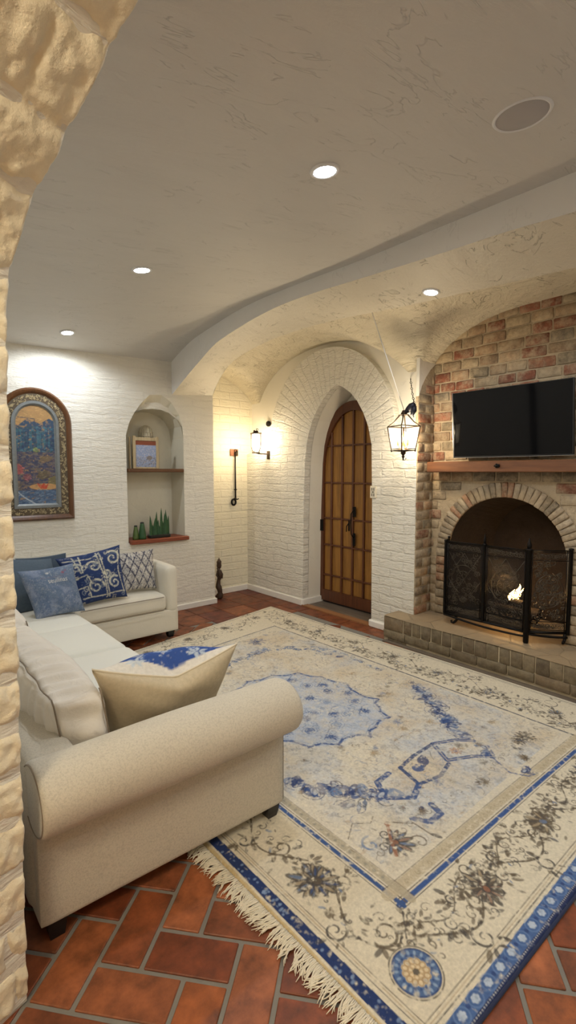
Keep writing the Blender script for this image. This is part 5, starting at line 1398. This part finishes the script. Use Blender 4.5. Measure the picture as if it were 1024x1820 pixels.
q = MB(); q.cbox((3.975, 3.545, 1.08), (.006, .022, .055), None, .004).cbox((3.975, 3.545, .78), (.006, .018, .07), None, .004)
q.tube([(3.968, 3.548, 1.10), (3.93, 3.55, 1.06), (3.925, 3.55, .96), (3.935, 3.55, .84), (3.968, 3.548, .80)], .0055, 8); q.build('pull_handle', M['iron'], dr, smooth_sh=False)
q = MB(); q.cbox((3.978, 3.622, .925), (.005, .010, .06), None, .003).tube([(3.972, 3.622, .95), (3.95, 3.63, .92), (3.955, 3.638, .86)], .006, 6); q.build('latch', M['iron'], dr)
q = MB(); q.cbox((3.97, 4.045, .90), (.010, .034, .065), None, .004); q.build('lock_plate', M['iron'], dr)
q = MB(); q.box((4.0, 3.08, 0), (4.055, 4.06, .035)); q.build('sweep', M['leg'], dr)
# ============================================================ LIGHTS AND IRONWORK
def light(name, kind, loc, energy, col, size=.05, parent=None, rot=None, spot=None, blend=.6):
    ld = bpy.data.lights.new(name, kind); ld.energy = energy; ld.color = col
    if kind in ('POINT', 'SPOT'): ld.shadow_soft_size = size
    if kind == 'SPOT': ld.spot_size = math.radians(spot or 150); ld.spot_blend = blend
    if kind == 'AREA': ld.size = size
    o = bpy.data.objects.new(name, ld); C.objects.link(o); o.location = loc
    if rot: o.rotation_euler = rot
    if parent: o.parent = parent; o.matrix_parent_inverse = parent.matrix_basis.inverted()
    return o
COOL = (.88, .94, 1.0); WARM = (1.0, .82, .56)
def settle(mb, c, n):     # turn a fitting so it lies flush on a sloping ceiling
    R = Vector((0, 0, 1)).rotation_difference(Vector(n).normalized()).to_matrix(); c = Vector(c)
    mb.v = [tuple(R @ (Vector(p)-c)+c) for p in mb.v]; return mb
def cnorm(x, y, f=zceil):
    e = .03; return (-(f(x+e, y)-f(x-e, y))/(2*e), -(f(x, y+e)-f(x, y-e))/(2*e), 1)
def downlight(x, y, label, e, rr0=.062, f=zceil):
    z_ = f(x, y)-.003; n = tuple(v*g for v, g in zip(cnorm(x, y, f), (.9, .9, 1)))
    t = thing('downlight', label, 'ceiling light', (x, y, z_), 'recessed ceiling downlights'); q = MB()
    q.lathe((x, y, z_-.004), [(rr0*.70, .016), (rr0*.70, .003), (rr0*.76, -.001), (rr0*.95, -.001), (rr0, .004), (rr0, .016)], 32); q.f = q.f[:-2]; settle(q, (x, y, z_), n).build('trim_ring', M['trimwhite'], t, smooth_sh=True)
    q = MB().lathe((x, y, z_-.004), [(rr0*.73, .006), (rr0*.71, .001), (rr0*.3, 0)], 32); settle(q, (x, y, z_), n).build('lens', M['glow_c'], t, smooth_sh=True)
    light('lamp', 'SPOT', (x, y, z_-.02), e, COOL, .045, t, None, 168, .4)
    return t
def zsoff(x, y): k = (x-BX0)/(BX1-BX0); return cubic(LO, y)*(1-k)+cubic(FA, y)*k
E1 = 17
downlight(1.347, 4.395, 'lit recessed downlight nearest the back wall', E1)
downlight(1.328, 2.897, 'lit recessed downlight in the middle of the main ceiling', E1)
downlight(1.482, 1.50, 'large bright recessed downlight beside the round speaker grille', E1)
downlight(2.885, 1.925, 'lit downlight in the underside of the dropped beam, before the brick wall', E1*.8, .058, zsoff)
downlight(1.6, -.55, 'added fill downlight behind the viewpoint, out of view', E1)  # out of view, added as fill light for the room
downlight(3.4, .1, 'added fill downlight over the unseen near end of the brick alcove', E1*.9, .06, lambda x, y: zvault(x, y))  # another added fill light, outside the frame on the alcove side
sp = thing('ceiling_speaker', 'round flush speaker grille in the plaster ceiling', 'speaker', (1.835, .868, 2.76))
zz_ = zceil(1.835, .868)+.006; ns2 = tuple(v*f for v, f in zip(cnorm(1.835, .868), (.8, .8, 1))); q = MB().lathe((1.835, .868, zz_-.010), [(.098, .02), (.100, .004), (.094, -.002), (.088, -.001), (.086, .004)], 48); q.f = q.f[:-2]; settle(q, (1.835, .868, zz_), ns2).build('rim', M['trimwhite'], sp, smooth_sh=True)
q = MB().lathe((1.835, .868, zz_-.010), [(.090, .006), (.087, .001), (.04, -.001), (.004, -.0015)], 48); settle(q, (1.835, .868, zz_), ns2).build('grille', M['greyfab'], sp, smooth_sh=True)
# unseen fill lamp added in the hall behind the camera to warm the stone arch
hl = thing('hall_fill_lamp', 'warm fill lamp added out of view in the passage behind the archway', 'ceiling light', (-.9, .2, 2.70)); q = MB().lathe((-.9, .2, 2.60), [(.02, -.03), (.11, -.01), (.14, .05), (.12, .1)], 24); q.build('shade', M['glow_w'], hl, smooth_sh=True)
light('lamp', 'POINT', (-.75, .15, 2.42), 26, (1.0, .88, .68), .12, hl)

# hanging lantern
LX, LY = 3.46, 2.545
ln = thing('hanging_lantern', 'black iron candle lantern with a bird on top, hanging before the brick chimney corner', 'lantern', (LX, LY, 1.60), None)
def sq(r, z_, rot=.5): return [(LX+r*math.cos(rot+PI/2*k), LY+r*math.sin(rot+PI/2*k), z_) for k in range(4)]
T4, B4, R4 = sq(.135, 1.885), sq(.098, 1.685), sq(.03, 1.985)
q = MB()
for k in range(4):
    q.tube([T4[k], B4[k]], .0048, 6); q.tube([T4[k], T4[(k+1) % 4]], .0048, 6); q.tube([B4[k], B4[(k+1) % 4]], .0045, 6)
    mid_ = Vector(T4[k]).lerp(Vector(R4[k]), .5)-Vector((0, 0, .012)); q.tube([T4[k], mid_, R4[k]], [.0045, .005, .006], 6)
    q.tube([B4[k], (LX, LY, 1.675)], .003, 5); b_ = Vector(B4[k]); q.lathe(tuple(b_), [(.003, -.012), (.008, -.004), (.008, .004), (.003, .01)], 8)
    q.tube([Vector(B4[k])+Vector((0, 0, .014)), Vector(B4[(k+1) % 4])+Vector((0, 0, .014))], .0028, 5)
q.lathe((LX, LY, 1.985), [(.05, -.005), (.03, .0), (.02, .02), (.012, .035)], 14)
q.lathe((LX, LY, 1.60), [(.001, .0), (.006, .005), (.006, .02), (.014, .035), (.008, .045), (.022, .062), (.020, .075), (.03, .085)], 12)
q.tube([(LX, LY, 1.61), (LX+.004, LY-.012, 1.603), (LX+.004, LY-.024, 1.612), (LX+.003, LY-.026, 1.625)], .003, 6)
q.build('cage', M['iron2'], ln, angle=40)
q = MB()
for k in range(4): q.add([T4[k], T4[(k+1) % 4], B4[(k+1) % 4], B4[k]], [(0, 1, 2, 3)])
q.build('glass_panes', M['glass'], ln, fixn=False)
q = MB().lathe((LX, LY, 1.69), [(.045, 0), (.045, .006), (.014, .012), (.012, .05), (.007, .07), (.007, .19)], 14)
for k in range(3): a = 2*PI*k/3+.4; q.tube([(LX, LY, 1.70), (LX+.03*math.cos(a), LY+.03*math.sin(a), 1.698), (LX+.042*math.cos(a), LY+.042*math.sin(a), 1.725)], .004, 6)
q.build('candle_holder', simple('aged_brass', (150, 112, 62), .35, .7, var=.2), ln, smooth_sh=True)
for k in range(3):
    a = 2*PI*k/3+.4; c_ = (LX+.046*math.cos(a), LY+.046*math.sin(a), 1.725)
    q = MB().lathe(c_, [(.008, 0), (.008, .05), (.006, .052)], 10); cd = q.build('candle', M['candle'], ln, smooth_sh=True)
    q = MB().lathe((c_[0], c_[1], c_[2]+.052), [(.004, 0), (.014, .022), (.013, .04), (.005, .066), (.001, .074)], 12); q.build('bulb', M['glow_w'], cd, smooth_sh=True)
# iron bird clasping the roof
bd = MB(); bcx, bcy, bcz = LX+.02, LY-.055, 2.02
def blob(path, rad): bd.tube(path, rad, 12)
blob([(LX+.0, LY+.02, 1.975), (LX+.005, LY-.005, 1.998), (LX+.01, LY-.035, 2.022), (LX+.015, LY-.065, 2.045), (LX+.02, LY-.088, 2.058), (LX+.022, LY-.100, 2.055)], [.004, .012, .026, .033, .024, .006])
blob([(LX+.015, LY-.085, 2.045), (LX+.015, LY-.088, 2.01), (LX+.012, LY-.075, 1.985), (LX+.01, LY-.062, 1.968)], [.024, .024, .017, .005])
bd.tube([(LX+.012, LY-.085, 1.99), (LX+.01, LY-.09, 1.955)], .0035, 5).tube([(LX, LY-.02, 2.01), (LX, LY-.01, 1.985)], .0035, 5)
bd.build('iron_bird', simple('dark_blue_black_iron', (34, 34, 44), .5, .4, var=.4), ln, smooth_sh=True)
q = MB(); A, B = Vector((LX+.02, LY-.09, 2.06)), Vector((XL-.02, 2.70, 2.33))
for k in range(11):
    c0 = A.lerp(B, k/10.0)+Vector((0, 0, -.02*math.sin(PI*k/10))); c1 = A.lerp(B, min(1, (k+1)/10.0)); dd = (B-A).normalized(); sd_ = dd.cross(Vector((0, 0, 1))).normalized(); up_ = dd.cross(sd_)
    sv_ = sd_ if k % 2 else up_
    q.tube([c0+dd*.02*math.cos(t*PI/5)+sv_*.008*math.sin(t*PI/5) for t in range(10)], .0028, 5, closed=True)
q.build('chain', M['iron'], ln, smooth_sh=True)
hx_, hy_ = 3.06, 2.575
q = MB().tube([(hx_, hy_, zvault(hx_, hy_)+.004), Vector((hx_, hy_, zvault(hx_, hy_))).lerp(Vector((LX, LY, 2.02)), .5), (LX, LY, 2.02)], .0036, 6); q.build('cord', M['cord'], ln, smooth_sh=True)
light('lamp', 'POINT', (LX, LY, 1.80), 13, WARM, .05, ln)

# wall sconce on the door wall near the corner
SX, SY = 3.545, 4.72
sn = thing('wall_sconce', 'small bronze lantern sconce glowing in the corner left of the arched door', 'wall lamp', (SX, SY, 1.68))
q = MB(); zt, zb = 1.955, 1.735
for k in range(4):
    a = .4+PI/2*k; q.tube([(SX+.062*math.cos(a), SY+.062*math.sin(a), zt), (SX+.066*math.cos(a), SY+.066*math.sin(a), 1.87), (SX+.060*math.cos(a), SY+.060*math.sin(a), 1.80), (SX+.040*math.cos(a), SY+.040*math.sin(a), zb)], .0055, 6)
    q.lathe((SX+.066*math.cos(a), SY+.066*math.sin(a), zt+.005), [(.003, -.012), (.010, 0), (.003, .012)], 8)
q.lathe((SX, SY, zt), [(.055, -.004), (.068, 0), (.066, .008), (.03, .02), (.028, .035), (.001, .04)], 20); q.lathe((SX, SY, zb-.006), [(.045, 0), (.050, .006), (.044, .014)], 18)
q.tube([(SX, SY, zb), (SX+.05, SY, zb-.01), (SX+.12, SY-.02, zb-.012)], .008, 8).cbox((XD-.008, SY-.05, 1.71), (.010, .022, .05), None, .004).tube([(SX+.12, SY-.02, zb-.012), (XD-.01, SY-.05, 1.72)], .008, 8)
q.tube([(SX+.02+.016*math.cos(t*.6), SY, zt+.05+.012*math.sin(t*.6)) for t in range(10)], .004, 5).tube([(SX-.045, SY-.02, zt+.01), (SX-.045, SY-.02, zt+.035), (SX-.03, SY-.02, zt+.04)], .006, 6)
q.build('cage', M['iron2'], sn, angle=40)
q = MB().lathe((SX, SY, zb+.015), [(.022, 0), (.042, .03), (.046, .07), (.046, .17), (.040, .20)], 20); q.build('glass_shade', M['glow_w'], sn, smooth_sh=True)
light('lamp', 'POINT', (SX-.075, SY+.02, 1.86), 3.8, WARM, .04, sn); light('lamp', 'POINT', (SX+.01, SY-.085, 1.88), 2.0, WARM, .03, sn)

# iron rod on the nook wall
BXX = 3.50
bp = thing('bell_pull', 'thin black iron rod with a ring end hanging on the cream nook wall', 'bell pull', (BXX, YN-.02, 1.14))
q = MB().cbox((BXX-.005, YN-.010, 1.748), (.058, .008, .042), None, .003); q.build('plate', simple('worn_red_bronze', (124, 78, 54), .45, .4, bump=(60, .6, .004), var=.4, vscale=40), bp)
q = MB(); q.tube([(BXX+.01+.018*math.cos(t*.63), YN-.022, 1.765+.022*math.sin(t*.63)) for t in range(10)], .005, 6, closed=True).lathe((BXX+.01, YN-.022, 1.73), [(.004, -.03), (.018, -.01), (.020, .01), (.006, .03)], 12).cbox((BXX+.03, YN-.02, 1.742), (.012, .012, .028), None, .004)
q.build('hook', M['iron2'], bp, smooth_sh=False)
q = MB().tube([(BXX, YN-.028, 1.72), (BXX+.0, YN-.028, 1.18)], [.008, .0095], 10).lathe((BXX, YN-.028, 1.29), [(.009, -.008), (.022, -.002), (.022, .002), (.009, .008)], 14)
q.build('rod', M['iron'], bp, smooth_sh=True)
q = MB().tube([(BXX-.028+.030*math.cos(t*PI/8), YN-.028, 1.135+.036*math.sin(t*PI/8)) for t in range(16)], .012, 8, closed=True).tube([(BXX, YN-.028, 1.18), (BXX+.02, YN-.028, 1.165), (BXX+.045, YN-.03, 1.175)], .007, 6).lathe((BXX-.005, YN-.028, 1.175), [(.004, -.02), (.018, -.008), (.018, .006), (.004, .018)], 10)
q.build('ring', M['iron'], bp, smooth_sh=True)
# round black chime
bl_ = MB().lathe((3.765-.02, 4.745, 2.09), [(.028, .03), (.034, .02), (.034, .0), (.028, -.008), (.010, -.010)], 24, 'x'); tag(bl_.build('door_chime', M['iron'], None, angle=40), 'small round black fitting on the wall above the corner sconce', 'door chime')
# carved figure by the wall end
fg = thing('carved_figurine', 'slim dark carved wooden figure standing on the floor at the end of the back wall', 'figurine', (3.145, 4.93, 0))
q = MB().lathe((3.145, 4.93, 0), [(.035, 0), (.045, .015), (.042, .05), (.028, .07), (.03, .10), (.038, .14), (.028, .17), (.022, .22), (.026, .25), (.034, .28), (.030, .31), (.018, .35), (.020, .37)], 16)
q.v = [(p[0]+.010*math.sin(p[2]*28), p[1]+.008*math.cos(p[2]*31), p[2]) for p in q.v]; q.build('body', M['carved'], fg, smooth_sh=True)
q = MB().lathe((3.147, 4.93, .36), [(.010, 0), (.024, .015), (.030, .04), (.026, .065), (.030, .085), (.012, .115), (.001, .135)], 14); q.build('head', M['carved'], fg, smooth_sh=True)
q = MB()
for sg in (-1, 1): q.tube([(3.145+sg*.02, 4.93, .34), (3.145+sg*.042, 4.92, .29), (3.145+sg*.02, 4.895, .25)], [.010, .009, .008], 8)
q.build('arms', M['carved'], fg, smooth_sh=True)
# outlet
ot = thing('wall_outlet', 'small cream double outlet set in the white painted brick beside the arched door', 'outlet', (XD, 3.055, 1.28))
q = MB().cbox((XD-.006, 3.055, 1.315), (.006, .036, .058), None, .003); q.build('cover_plate', simple('cream_plastic', (214, 206, 186), .5, var=.03), ot)
q = MB()
for dz in (-.027, .027):
    for dy in (-.012, .012): q.cbox((XD-.0135, 3.055+dy, 1.315+dz), (.002, .005, .014), None, .0008)
    q.cbox((XD-.0135, 3.055, 1.315+dz*.1), (.002, .012, .003), None, .0008)
q.build('sockets', simple('grey_slot', (110, 104, 92), .6, var=.03), ot)
light('lamp', 'POINT', (4.06, 1.78, .52), .9, (1.0, .6, .28), .06, flo)

# ============================================================ CAMERA, WORLD, VIEW
w = bpy.data.worlds.new('world'); sc.world = w; w.use_nodes = True; w.node_tree.nodes['Background'].inputs[0].default_value = (.9, .95, 1, 1); w.node_tree.nodes['Background'].inputs[1].default_value = .0
cam = bpy.data.cameras.new('camera'); co_ = bpy.data.objects.new('camera', cam); C.objects.link(co_); sc.camera = co_
FPX = 877.0; cam.sensor_fit = 'VERTICAL'; cam.sensor_height = 36; cam.lens = 36*FPX/1820; cam.clip_start = .02
pitch = math.atan(70/877); hd = math.radians(40.6)
co_.location = (0, 0, 1.5); co_.rotation_euler = (PI/2-pitch, 0, -hd)
sc.view_settings.view_transform = 'Standard'; sc.view_settings.look = 'None'; sc.view_settings.gamma = 1; sc.view_settings.use_curve_mapping = False
sc.view_settings.exposure = 0.88
try: sc.cycles.use_adaptive_sampling = True; sc.cycles.adaptive_threshold = .035; sc.cycles.max_bounces = 8; sc.cycles.diffuse_bounces = 4; sc.cycles.sample_clamp_indirect = 4.0; sc.cycles.transparent_max_bounces = 16
except Exception: pass
